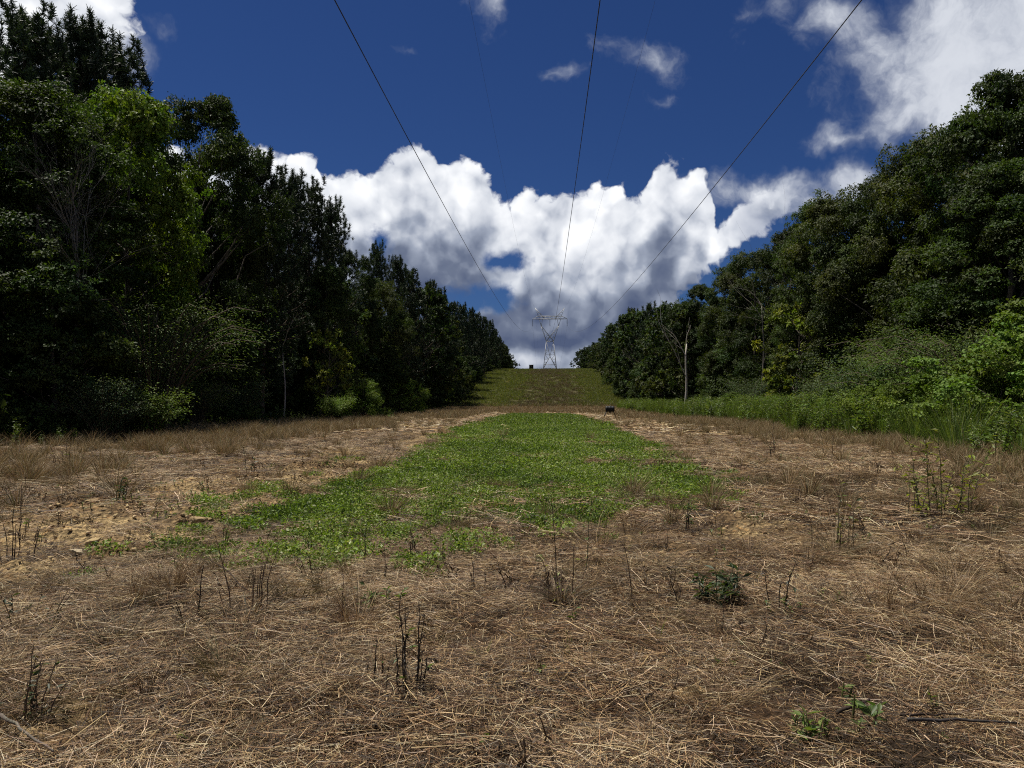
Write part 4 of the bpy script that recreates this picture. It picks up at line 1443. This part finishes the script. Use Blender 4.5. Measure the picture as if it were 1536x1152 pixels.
# lying straw: near, middle, far
near_src = [straw_patch(300, 0.30, 400 + i, 0.0020, 0.03, 0.21, 0.09, 1.8) for i in range(5)] + \
           [straw_patch(200, 0.28, 410, 0.0021, 0.06, 0.28, 0.08, 1.6, [3, 3, 2, 3, 4, 1.5]), straw_patch(260, 0.30, 411, 0.003, 0.08, 0.3, 0.04, 1.6, [2, 5, 0.5, 7, 5, 1])]
x, y = wedge(1.2, 8.5, 19.0, R6)
dn = 0.22 + 0.5 * sstep(0.35, 0.6, fbm(x, y, 0.28, 2, 74)) + 0.28 * sstep(0.3, 0.6, fbm(x, y, 0.9, 2, 73))
bulk('straw_litter', near_src, x, y, dn * (1 - 0.80 * bare_mask(x, y)) * (1 - 0.93 * clear_zone(x, y)), 0.7, 1.35,
     'matted mown dry straw covering the near ground', 'straw', 0.10, 0.0, flow)
PALS = [[0.5, 1.2, 0.2, 3, 13, 0.3], [2, 3, 0.5, 5, 10, 0.5], [1.5, 3, 0.5, 7, 8, 0.5], [3, 4, 1.2, 3, 7, 1], [5, 3, 2.5, 2, 5, 3]]


def patchy(x, y):
    return np.clip((fbm(x, y, 1.7, 3, 75) - 0.5) * 2.0 + 0.5, 0, 1)


base_src = [straw_patch(380, 0.26, 412 + i, 0.0025, 0.02, 0.13, 0.035, 3.0, PALS[i], 1) for i in range(5)]
x, y = wedge(1.2, 9.5, 26.0, R6)
bulk('short_litter', base_src, x, y, (1 - 0.82 * bare_mask(x, y)) * (1 - 0.6 * clear_zone(x, y)), 0.8, 1.3, 'short broken brown litter under the straw', 'straw', 0.06, 0.004, None, patchy)
MAT = [[(0.035, 0.022, 0.012), (0.075, 0.046, 0.024), (0.20, 0.13, 0.065)], [(0.12, 0.075, 0.038), (0.24, 0.16, 0.08), (0.40, 0.29, 0.16)], [(0.07, 0.065, 0.026), (0.13, 0.10, 0.045), (0.28, 0.21, 0.11)]]
m_src = [tuft(190, [0.30, 0.36, 0.26, 0.40, 0.24, 0.32][i], [1.3, 0.8, 1.6, 0.6, 1.5, 1.0][i], 545 + i, 0.0027, MAT[i % 3], [4, 3, 1.5], M_STRAW, [1.0, 0.8, 1.2, 0.7, 1.1, 0.9][i], 3, 0.11) for i in range(6)]
x, y = wedge(1.9, 15, 6.0, R6)
bulk('matted_tussocks', m_src, x, y, sstep(0.38, 0.62, fbm(x, y, 1.3, 3, 77)) * (1 - 0.9 * bare_mask(x, y)) * (1 - clear_zone(x, y)), 0.6, 1.4,
     'flattened dead grass tussocks in the mown field', 'grass', 0.25)
mid_src = [straw_patch(150, 0.36, 420 + i, 0.0055, 0.10, 0.45, 0.10, 1.5) for i in range(4)]
x, y = wedge(8.5, 30, 6.5, R6, 2, -22, 19)
bulk('straw_litter', mid_src, x, y, (1 - 0.72 * bare_mask(x, y)) * (1 - 0.95 * clear_zone(x, y)) * (0.25 + 0.75 * sstep(0.35, 0.6, fbm(x, y, 0.6, 3, 73))), 0.7, 1.4,
     'dry straw lying over the middle of the field', 'straw', 0.08, 0.0, flow)
base2 = [straw_patch(260, 0.42, 417 + i, 0.006, 0.04, 0.20, 0.045, 3.0, PALS[i], 1) for i in range(5)]
x, y = wedge(9.5, 34, 9.0, R6, 2, -20, 18)
bulk('short_litter', base2, x, y, (1 - 0.85 * bare_mask(x, y)) * (1 - 0.8 * clear_zone(x, y)), 0.8, 1.3, 'short brown litter over the middle of the field', 'straw', 0.05, 0.004, None, patchy)
far_src = [straw_patch(90, 0.8, 430 + i, 0.022, 0.2, 0.6, 0.10, segs=1) for i in range(3)]
x, y = wedge(30, 132, 0.9, R6, 2, -20, 18)
bulk('straw_litter', far_src, x, y, (1 - 0.7 * bare_mask(x, y)) * (1 - 0.97 * clear_zone(x, y)), 0.8, 1.4, 'dry straw at the far end of the field', 'straw')

# clover of the sown strip
CL = [(0.118, 0.178, 0.027), (0.168, 0.228, 0.044), (0.054, 0.088, 0.018), (0.32, 0.34, 0.18)]
CW = [4, 3, 4, 0.6]
CV = [[3, 1, 5, 0.3], [4, 3, 3, 0.4], [5, 4, 2, 0.5], [4, 6, 2, 0.8], [3, 5, 1, 2.0]]
c_near = [clover_patch(120, 0.20, 440 + i, 0.042, 0.09 + 0.012 * i, CL, CV[i]) for i in range(5)]


def strip_zone(x, y):
    return np.clip((fbm(x, y * 0.6, 1.2, 3, 18) - 0.5) * 2.4 + 0.5, 0, 1)


x, y = wedge(6.6, 16, 36.0, R6, 1, -7, 6)
st = strip_mask(x, y)
bulk('clover', c_near, x, y, np.clip(st, 0, 1) ** 1.3 * (0.4 + 0.6 * sstep(0.32, 0.52, fbm(x, y, 0.7, 3, 15))), 0.55, 1.25, 'bright green clover growing in the near part of the sown strip', 'clover', 0.1, 0.0, None, strip_zone)
c_far = [clover_patch(210, 0.42, 450 + i, 0.052, 0.13, CL, CV[i]) for i in range(5)]
x, y = wedge(16, 40, 9.0, R6, 1, -7, 6)
bulk('clover', c_far, x, y, strip_mask(x, y) * (0.45 + 0.55 * sstep(0.38, 0.56, fbm(x, y, 1.3, 3, 16))), 0.7, 1.3, 'green clover in the middle of the sown strip', 'clover', 0.0, 0.0, None, strip_zone)
c_ff = [clover_patch(230, 0.8, 460 + i, 0.10, 0.15, CL, CW) for i in range(3)]
x, y = wedge(40, 82, 3.0, R6, 1, -6, 5)
bulk('clover', c_ff, x, y, strip_mask(x, y), 0.8, 1.3, 'green clover at the far end of the sown strip', 'clover')

# standing dry grass at the sides
DRY = [(0.27, 0.190, 0.100), (0.19, 0.130, 0.070), (0.36, 0.28, 0.16), (0.11, 0.075, 0.042), (0.13, 0.125, 0.045)]
DW_ = [4, 3, 3, 2, 3]
g_src = [tuft(80, 0.56, 0.5, 470 + i, 0.009, DRY, DW_, M_STRAW, 0.5) for i in range(4)]
x, y = wedge(9, 60, 8.0, R6, 3, -24, 22)
edge = np.maximum(sstep(-7.5, -10.5, x + (fbm(x, y, 3, 2, 81) - 0.5) * 5), sstep(7.0, 10.5, x + (fbm(x, y, 3, 2, 82) - 0.5) * 5))
edge = edge * (0.15 + 0.85 * sstep(0.40, 0.62, fbm(x, y, 2.2, 3, 83)))
bulk('dry_grass', g_src, x, y, np.maximum(edge * sstep(10, 15, y), 0.05 * (1 - clear_zone(x, y))), 0.5, 1.25, 'standing dry brown grass along both sides of the field', 'grass', 0.12)
g_far = [tuft(60, 0.55, 0.5, 480 + i, 0.03, DRY, [4, 4, 2.5, 2, 2.5], M_STRAW, 0.4, 2, 0.45) for i in range(3)]
x, y = wedge(60, 140, 1.1, R6, 2, -19, 18)
e2 = np.clip(np.maximum(sstep(-5.5, -8, x), np.maximum(sstep(5, 8, x), sstep(84, 92, y))), 0, 1)
bulk('dry_grass', g_far, x, y, e2 * 0.8, 0.6, 1.2, 'dry brown grass at the far end below the hill', 'grass')

# tall green weeds along the right-hand woods, a thinner line on the left
GW = [(0.085, 0.135, 0.026), (0.110, 0.165, 0.032), (0.060, 0.095, 0.024), (0.13, 0.155, 0.04)]
w_src = [weed_stalk(1.05, 490 + i, [(0.07, 0.08, 0.03)], [1], GW, 150, 6, 0.15) for i in range(4)] + \
        [tuft(110, 1.25, 0.30, 495 + i, 0.011, GW, [1, 1, 1, 1], M_GRASS, 0.25, 3, 0.16) for i in range(3)]
x, y = wedge(15, 120, 5.0, R6, 3, -24, 24)
wr = sstep(11.2, 13.2, x + (fbm(x, y, 4, 2, 85) - 0.5) * 4.0) * sstep(21, 19, x)
wl_ = sstep(-15.6, -17.6, x + (fbm(x, y, 4, 2, 86) - 0.5) * 3.0) * 0.35
wr = wr * (0.5 + 0.5 * sstep(0.32, 0.6, fbm(x, y, 2.4, 3, 87))) * (1 - 0.3 * sstep(45, 80, y))
bulk('low_green_weeds', w_src[:4], x, y, wl_, 0.4, 0.9, 'low green weeds along the foot of the left woods', 'weeds', 0.1)
bulk('green_weeds', w_src, x, y, wr * 0.95, 0.6, 1.7, 'tall green weeds growing along the foot of the right woods', 'weeds', 0.1)

# grass of the hill
HG = [(0.105, 0.118, 0.038), (0.080, 0.095, 0.030), (0.165, 0.135, 0.060)]
HB = [(0.150, 0.115, 0.060), (0.115, 0.092, 0.050), (0.10, 0.100, 0.038)]
h_src = [tuft(60, 0.7, 0.5, 500 + i, 0.06, HG, [3, 3, 2], M_GRASS, 0.4, 2, 0.8) for i in range(2)]
hb_src = [tuft(60, 0.7, 0.5, 505 + i, 0.06, HB, [3, 3, 1], M_STRAW, 0.4, 2, 0.8) for i in range(2)]
n = 9000
x, y = R6.uniform(-20, 20, n), R6.uniform(134, 296, n)
mid = sstep(10.5, 3.5, np.abs(x - 1.5 + (fbm(x, y, 9.0, 3, 47) - 0.5) * 12))
pth = sstep(2.4, 1.0, np.abs(x + 10.9)) * 0.8
bulk('hill_grass', h_src, x, y, (1 - 0.8 * mid) * (1 - 0.6 * pth), 0.5, 1.2, 'green grass on the flanks of the hill', 'grass')
bulk('brown_hill_grass', hb_src, x, y, mid * 0.5, 0.5, 1.1, 'brown dead grass up the middle of the hill', 'grass')

# seedlings, short green blades and small dark stubble in the straw
SG = [(0.09, 0.14, 0.03), (0.13, 0.165, 0.04), (0.06, 0.09, 0.025)]
s_src = [weed_stalk(0.10, 510 + i, [(0.08, 0.09, 0.03)], [1], SG, 12, 2, 0.055) for i in range(3)] + [tuft(14, 0.16, 0.6, 515, 0.005, SG, [1, 1, 1], M_GRASS, 0.5, 2, 0.04)]
x, y = wedge(2.0, 20, 7.0, R6)
bulk('seedlings', s_src, x, y, sstep(0.42, 0.68, fbm(x, y, 1.6, 3, 91)), 0.6, 1.4, 'small green seedlings scattered through the straw', 'seedlings', 0.25)
b_src = [tuft(34, 0.20, 0.9, 520 + i, 0.0036, [(0.06, 0.038, 0.022), (0.19, 0.12, 0.062), (0.34, 0.25, 0.14)], [4, 3, 2], M_STRAW, 0.7, 3, 0.07) for i in range(4)]
for i in range(3):
    rr = np.random.default_rng(540 + i)
    sp = Soup()
    for k in range(5):
        a = rr.uniform(0, 6.283)
        b0 = np.array([math.cos(a), math.sin(a), 0]) * 0.10 * rr.uniform()
        hh = rr.uniform(0.10, 0.30)
        pth_ = np.array([b0 + np.array([rr.normal(0, 0.02), rr.normal(0, 0.02), hh * u - 0.02]) + b0 * u for u in (0, 0.35, 0.7, 1.0)])
        cc_ = jitcol([(0.03, 0.022, 0.016), (0.09, 0.055, 0.03), (0.16, 0.11, 0.06)][k % 3], 16, rr)
        sp.tube(pth_, [0.0035, 0.003, 0.0024, 0.0012], 4, cc_, False)
        nl_ = 7
        uu = rr.uniform(0.2, 1, nl_)
        pp = np.stack([np.interp(uu, [0, 0.35, 0.7, 1.0], pth_[:, q]) for q in range(3)], 1)
        sp.leaves(pp, rr.normal(0, 1, (nl_, 3)) - np.array([0, 0, 0.6]), unit(nl_, rr), 0.035 * rr.uniform(0.5, 1.2, nl_), 0.012, jitcol((0.07, 0.045, 0.025), nl_, rr))
    b_src.append(sp.mesh('dead_stalks', M_STRAW))
x, y = wedge(2.0, 18, 7.0, R6)
bulk('dead_stubble', b_src, x, y, (0.15 + 0.85 * sstep(0.45, 0.68, fbm(x, y, 1.2, 3, 93))) * (1 - clear_zone(x, y)) * (1 - 0.6 * bare_mask(x, y)), 0.6, 1.5,
     'short dead grass stubble standing in the straw', 'grass', 0.3)


# crumbled soil
def clod(seed, col):
    rng = np.random.default_rng(seed)
    import bmesh
    bm = bmesh.new()
    bmesh.ops.create_icosphere(bm, subdivisions=1, radius=1.0)
    v = np.array([q.co[:] for q in bm.verts])
    f = np.array([[q.index for q in fc.verts] for fc in bm.faces])
    bm.free()
    v = v * (1 + rng.uniform(-0.45, 0.4, (len(v), 1))) * np.array([1, 0.8, 0.65])
    s = Soup()
    s.add(v * 0.03, f, None, jitcol(col, len(v), rng, 0.2))
    return s.mesh('clod', M_ROCK)


cl_src = [clod(530 + i, c) for i, c in enumerate([(0.33, 0.24, 0.120), (0.26, 0.18, 0.092), (0.40, 0.30, 0.165), (0.18, 0.115, 0.06)])]
x, y = wedge(4.5, 20, 130.0, R6, 1, -12, 8)
bm_ = bare_mask(x, y)
bulk('soil_clods', cl_src, x, y, bm_ * (1 - 0.7 * strip_mask(x, y)) * 0.8, 0.2, 1.25, 'crumbled tan soil clods beside the sown strip', 'soil', 0.6, 0.0)
# ------------------------------------------------------------------ weeds, rocks and sticks that stand out one by one
BLK, BRN, TAN, GRY = (0.036, 0.026, 0.020), (0.085, 0.055, 0.036), (0.30, 0.22, 0.13), (0.13, 0.11, 0.09)
LG, LY, LD = (0.075, 0.115, 0.028), (0.17, 0.185, 0.035), (0.035, 0.050, 0.020)
WG = 'weeds standing in the mown field'


def weed(px, py, hpx, wpx, nst, col, label, nleaf=0, leafcol=LG, leaf=0.05, deadleaf=8, name='dead_weed', cat='weed', thick=0.004, lean=0.0, seed=None, aspect=0.4, grass=0):
    seed = int(px * 7 + py) if seed is None else seed
    rng = np.random.default_rng(seed)
    thick *= 1.25
    x, y, z = on_ground(px, py)
    d = math.hypot(x, y)
    H, Wd = hpx * d / F, wpx * d / F
    root = obj(name, None, None, (x, y, z - 0.01))
    tag(root, label, cat, WG)
    lf = Soup()
    for k in range(nst):
        a = rng.uniform(0, 6.283)
        h = H * (1.0 if k == 0 else rng.uniform(0.5, 0.95))
        b = np.array([math.cos(a), math.sin(a), 0]) * Wd * 0.42 * math.sqrt(rng.uniform(0, 1))
        u = np.linspace(0, 1, 7)
        t = np.array([math.cos(a), math.sin(a), 0]) * Wd * 0.32 * rng.uniform(0.1, 1)
        path = b[None] + np.array([0, 0, 1.0])[None] * (h * u)[:, None] + t[None] * (u ** 1.7)[:, None] + np.array([lean * h, 0, 0])[None] * u[:, None]
        path[1:] += np.cumsum(rng.normal(0, 0.012 * h + 0.001, (6, 3)) * np.array([1, 1, 0.3]), axis=0)
        if k and rng.uniform() < 0.35:                            # snapped top
            path[5:] = path[4] + np.array([[t[0] + 0.03, t[1], -0.02], [1.6 * t[0] + 0.05, 1.6 * t[1], -0.10 * h]])
        path[0, 2] = -0.03
        s = Soup()
        s.tube(path, thick * np.linspace(1.15, 0.45, 7), 5, jitcol(col, 35, rng, 0.3), False)
        for q in range(rng.integers(1, 4)):                       # side twigs
            j_ = rng.integers(2, 6)
            aa = rng.uniform(0, 6.283)
            e = path[j_] + np.array([math.cos(aa) * 0.5, math.sin(aa) * 0.5, 0.75]) * h * rng.uniform(0.08, 0.22)
            s.tube(np.array([path[j_], (path[j_] + e) / 2 + rng.normal(0, 0.006, 3), e]), thick * np.array([0.6, 0.45, 0.3]), 4, jitcol(col, 12, rng, 0.3), False)
        obj('stem', s.mesh('stem', M_BARK, True), root)

        def strew(n, c, sz, dr):
            if n < 1:
                return
            uu = rng.uniform(0.12, 1.0, n)
            p = np.stack([np.interp(uu, u, path[:, i]) for i in range(3)], 1)
            th = rng.uniform(0, 6.283, n)
            ax = np.column_stack([np.cos(th), np.sin(th), rng.normal(dr, 0.4, n)])
            L = sz * rng.uniform(0.6, 1.3, n)
            lf.leaves(p, ax, np.array([0, 0, 1.0]) + rng.normal(0, 0.4, (n, 3)), L, L * aspect, jitcol(c, n, rng, 0.3))
        strew(int(deadleaf * 1.2), np.asarray(col) * 1.15, leaf * 0.5, -0.7)
        strew(int(nleaf / nst), leafcol, leaf, 0.25)
    if lf.n:
        obj('leaves', lf.mesh('leaves', M_GRASS), root)
    if grass:
        s = Soup()
        a = rng.uniform(0, 6.283, grass)
        o_ = np.column_stack([np.cos(a), np.sin(a), np.zeros(grass)])
        s.ribbons(o_ * (Wd * 0.16 * np.sqrt(rng.uniform(0, 1, grass)))[:, None] - np.array([0, 0, 0.02]), o_ * 0.45 + np.array([0, 0, 1.0]) + rng.normal(0, 0.15, (grass, 3)),
                  H * rng.uniform(0.35, 0.85, grass), 0.0045, o_ * rng.uniform(0.1, 0.7, (grass, 1)) - np.array([0, 0, 1.0]) * rng.uniform(0.1, 0.6, (grass, 1)),
                  pick([TAN, BRN, GRY, LD], [3, 3, 2, 1], grass, rng), unit(grass, rng), 3, 0.25)
        obj('grass_blades', s.mesh('grass_blades', M_STRAW), root)
    return root


weed(617, 1040, 140, 58, 9, BLK, 'blackened clump of dead stalks, the tallest weed in the foreground', 14, LG, 0.055, 12, thick=0.0036)
weed(558, 1030, 70, 40, 4, BLK, 'small dark dead weed left of the blackened clump', 6, LG, 0.03, 8, thick=0.003)
weed(287, 942, 85, 34, 4, BLK, 'pair of black dead stalks at left foreground', 0, LG, 0.04, 14, thick=0.0042)
weed(372, 930, 118, 95, 9, BRN, 'spreading brown dead weed right of the pair of black stalks', 0, LG, 0.04, 3, thick=0.0034, grass=120)
weed(842, 905, 84, 52, 5, BRN, 'bundle of drooping dead grass at the middle of the field', 14, LY, 0.05, 6, thick=0.0035, grass=340, name='dead_grass_tussock')
weed(833, 895, 140, 8, 1, BRN, 'single tall thin stalk rising above the drooping grass bundle', 2, LG, 0.04, 3, thick=0.0042)
weed(944, 915, 138, 16, 1, BRN, 'single leaning thin stalk right of the drooping grass bundle', 0, LG, 0.04, 1, thick=0.0034, lean=-0.10)
weed(880, 870, 100, 8, 1, (0.06, 0.07, 0.03), 'slim greenish stalk just right of the tall thin stalk', 4, LG, 0.04, 0, thick=0.0032)
weed(1078, 905, 62, 70, 12, LD, 'drooping dark green leafy clump right of centre', 170, LD, 0.09, 4, thick=0.003, name='leafy_weed', aspect=0.3)
weed(1163, 915, 76, 50, 3, BLK, 'dark crooked stalk right of the drooping green clump', 6, LD, 0.06, 6, thick=0.004)
weed(1252, 822, 104, 84, 9, (0.11, 0.085, 0.05), 'upright brown and green weed clump at the right middle', 40, (0.10, 0.11, 0.035), 0.07, 6, thick=0.0038, grass=70)
weed(1412, 772, 112, 100, 10, (0.07, 0.075, 0.035), 'yellow-green leafy weed, the leafiest one on the right', 220, LY, 0.11, 3, thick=0.0045, name='leafy_weed', aspect=0.32)
weed(1360, 775, 64, 60, 6, (0.08, 0.07, 0.04), 'lower yellowish weed left of the leafiest one', 60, LY, 0.09, 4, thick=0.004, name='leafy_weed', aspect=0.32)
weed(1455, 720, 70, 50, 5, BRN, 'brown stalks behind the leafiest right-hand weed', 20, LG, 0.07, 6, thick=0.0045)
weed(1162, 692, 54, 34, 4, BLK, 'thin dark stalks near the green weeds on the right', 6, LG, 0.06, 6, thick=0.0065)
weed(1240, 690, 42, 20, 3, BRN, 'short brown stalks second from the thin dark ones', 4, LG, 0.06, 5, thick=0.006)
weed(372, 714, 44, 30, 3, BLK, 'dark leafy stalk at the left edge of the bare soil', 20, LD, 0.08, 8, thick=0.006)
weed(172, 758, 36, 32, 5, LD, 'small dark bush on the bare soil at left', 50, LD, 0.09, 4, thick=0.005, name='leafy_weed')
weed(24, 838, 90, 60, 6, BLK, 'dark twiggy weed at the left picture edge', 0, LG, 0.04, 3, thick=0.0042)
weed(36, 948, 60, 90, 10, BRN, 'low tangled dark weed at the left picture edge foreground', 60, LD, 0.05, 8, thick=0.003, grass=90)
weed(1022, 800, 50, 26, 3, BLK, 'dark spindly weed at the right tip of the clover', 16, LD, 0.06, 8, thick=0.0045)
weed(545, 852, 62, 10, 1, BLK, 'lone short stalk before the left front of the clover', 0, LG, 0.03, 2, thick=0.0035)
weed(512, 932, 78, 12, 2, BRN, 'slender brown stalk between the brown weed and the black clump', 2, LG, 0.03, 4, thick=0.003)
weed(582, 878, 60, 14, 2, BLK, 'dark stalk behind the blackened clump', 0, LG, 0.03, 6, thick=0.0035)
weed(716, 895, 58, 36, 4, BLK, 'dark broken weed left of the drooping grass bundle', 0, LG, 0.04, 10, thick=0.0036, grass=40)
weed(575, 905, 30, 60, 8, LD, 'low green leafy plant behind the blackened clump', 60, LG, 0.05, 1, thick=0.0025, name='leafy_weed', aspect=0.5)
weed(864, 938, 30, 16, 2, LG, 'tiny plant with one bright green leaf', 4, LG, 0.06, 0, thick=0.0022, name='seedling_plant', aspect=0.5)
weed(1212, 1112, 46, 40, 5, LG, 'bright green broad-bladed seedling at right foreground', 26, (0.12, 0.165, 0.04), 0.075, 0, thick=0.0022, name='seedling_plant', aspect=0.28)
weed(1300, 1005, 20, 20, 3, LG, 'tiny lime seedling in the right foreground straw', 12, LY, 0.035, 0, thick=0.0018, name='seedling_plant', aspect=0.4)
weed(1398, 1072, 40, 14, 2, LG, 'thin green sprout at lower right with a dry stem', 6, (0.12, 0.16, 0.04), 0.05, 2, thick=0.002, name='seedling_plant')
weed(268, 1105, 22, 20, 3, LG, 'tiny yellow-green seedling at lower left', 12, LY, 0.035, 0, thick=0.0016, name='seedling_plant')
weed(30, 1085, 90, 70, 8, BRN, 'dark leafy weed at the lower left picture edge', 50, LD, 0.04, 8, thick=0.003, grass=40)
weed(100, 700, 36, 40, 6, BRN, 'brown brushy weed among the dry grass at far left', 10, LG, 0.08, 6, thick=0.006, grass=40)
weed(1290, 1095, 40, 70, 3, BRN, 'low arching blades beside the black stick', 12, LG, 0.10, 1, thick=0.0024, grass=30)


def rock(px, py, wpx, hpx, col, label, seed, name='rock', cat='rock'):
    import bmesh
    rng = np.random.default_rng(seed)
    x, y, z = on_ground(px, py)
    d = math.hypot(x, y)
    bm = bmesh.new()
    bmesh.ops.create_icosphere(bm, subdivisions=3, radius=1.0)
    v = np.array([q.co[:] for q in bm.verts])
    f = np.array([[q.index for q in fc.verts] for fc in bm.faces])
    bm.free()
    for k in range(14):                                          # knock flat facets into the ball
        nrm = unit(1, rng)[0]
        h = rng.uniform(0.22, 0.62)
        t = v @ nrm
        v = v - np.outer(np.maximum(t - h, 0) * 0.9, nrm)
    q = v * 2.3 + seed * 3.1
    v = v * (1 + 0.34 * (fbm(q[:, 0] + q[:, 2], q[:, 1] - q[:, 2], 1.0, 3, seed)[:, None] - 0.5) + 0.025 * rng.normal(size=(len(v), 1)))
    w, h = wpx * d / F * 0.56, hpx * d / F * 0.5
    v = v * np.array([w, w * rng.uniform(0.6, 0.9), h])
    s = Soup()
    s.add(v, f, None, jitcol(col, len(v), rng, 0.12, 0.03))
    o = obj(name, s.mesh(name, M_ROCK), None, (x, y, z + h * 0.08), (rng.normal(0, 0.15), rng.normal(0, 0.15), rng.uniform(0, 3)))
    return tag(o, label, cat, 'rocks and big clods on the bare soil')


PALE, SOIL, WHT = (0.31, 0.225, 0.115), (0.24, 0.165, 0.085), (0.44, 0.36, 0.24)
rock(261, 767, 20, 14, WHT, 'small whitish rock just left of the tan broken clod', 1)
rock(350, 772, 16, 14, WHT, 'small whitish rock nearest the left tip of the clover', 2)
rock(291, 780, 34, 20, PALE, 'tan broken clod between the two whitish rocks', 3, 'soil_clod', 'clod')
rock(312, 786, 24, 16, SOIL, 'brown clod touching the right side of the tan broken one', 4, 'soil_clod', 'clod')
rock(136, 820, 34, 26, PALE, 'big blocky tan clod at the left end of the soil ridge', 5, 'soil_clod', 'clod')
rock(170, 808, 60, 18, SOIL, 'long low ridge-like clod behind the blocky tan one', 6, 'soil_clod', 'clod')
rock(196, 750, 36, 12, PALE, 'flat tan clod right of the small dark bush', 7, 'soil_clod', 'clod')
rock(134, 755, 34, 20, SOIL, 'lumpy clod left of the small dark bush', 8, 'soil_clod', 'clod')
rock(115, 845, 24, 16, WHT, 'whitish rock nearest the left foreground straw', 9)
rock(410, 722, 26, 9, PALE, 'flat pale clod at the far end of the bare soil', 10, 'soil_clod', 'clod')
rock(355, 742, 28, 10, PALE, 'flat pale clod left of the thin second row of clover', 11, 'soil_clod', 'clod')
rock(815, 782, 30, 18, PALE, 'sandy upturned clod at the front of the clover', 12, 'soil_clod', 'clod')
rock(785, 838, 22, 14, SOIL, 'brown clod below the sandy upturned one', 13, 'soil_clod', 'clod')
rock(1322, 790, 24, 16, WHT, 'pale rock in the straw left of the leafiest weed', 14)
rock(1338, 800, 18, 12, PALE, 'smaller tan rock touching the pale one in the straw', 15)
rock(1170, 795, 18, 12, PALE, 'small tan rock left of the upright brown and green weed', 16)
rock(20, 798, 26, 13, PALE, 'tan clod behind the twiggy weed at the left edge', 17, 'soil_clod', 'clod')


def stick(px0, py0, px1, py1, r, col, label, lift=0.075):
    a, b = np.array(on_ground(px0, py0)), np.array(on_ground(px1, py1))
    rng = np.random.default_rng(int(px0))
    u = np.linspace(0, 1, 8)[:, None]
    p = a + (b - a) * u + rng.normal(0, 0.006, (8, 3))
    p[:, 2] = np.maximum(ground_z(p[:, 0], p[:, 1]), p[:, 2]) + lift
    s = Soup()
    s.tube(p, r * np.linspace(1.1, 0.6, 8), 7, jitcol(col, 56, rng, 0.25))
    return tag(obj('stick', s.mesh('stick', M_BARK, True)), label, 'stick', 'sticks lying in the straw')


stick(1256, 1092, 1308, 1072, 0.009, BLK, 'short black stick slanting up in the right foreground')
stick(1352, 1096, 1440, 1094, 0.006, BLK, 'upper of two thin dark sticks at lower right')
stick(1360, 1103, 1530, 1108, 0.008, (0.05, 0.045, 0.04), 'lower and longer of two dark sticks at lower right')
stick(310, 852, 372, 905, 0.006, BLK, 'dark stick leaning into the spreading brown weed', 0.10)
stick(0, 1096, 78, 1152, 0.008, GRY, 'pale grey stick at the lower left corner')
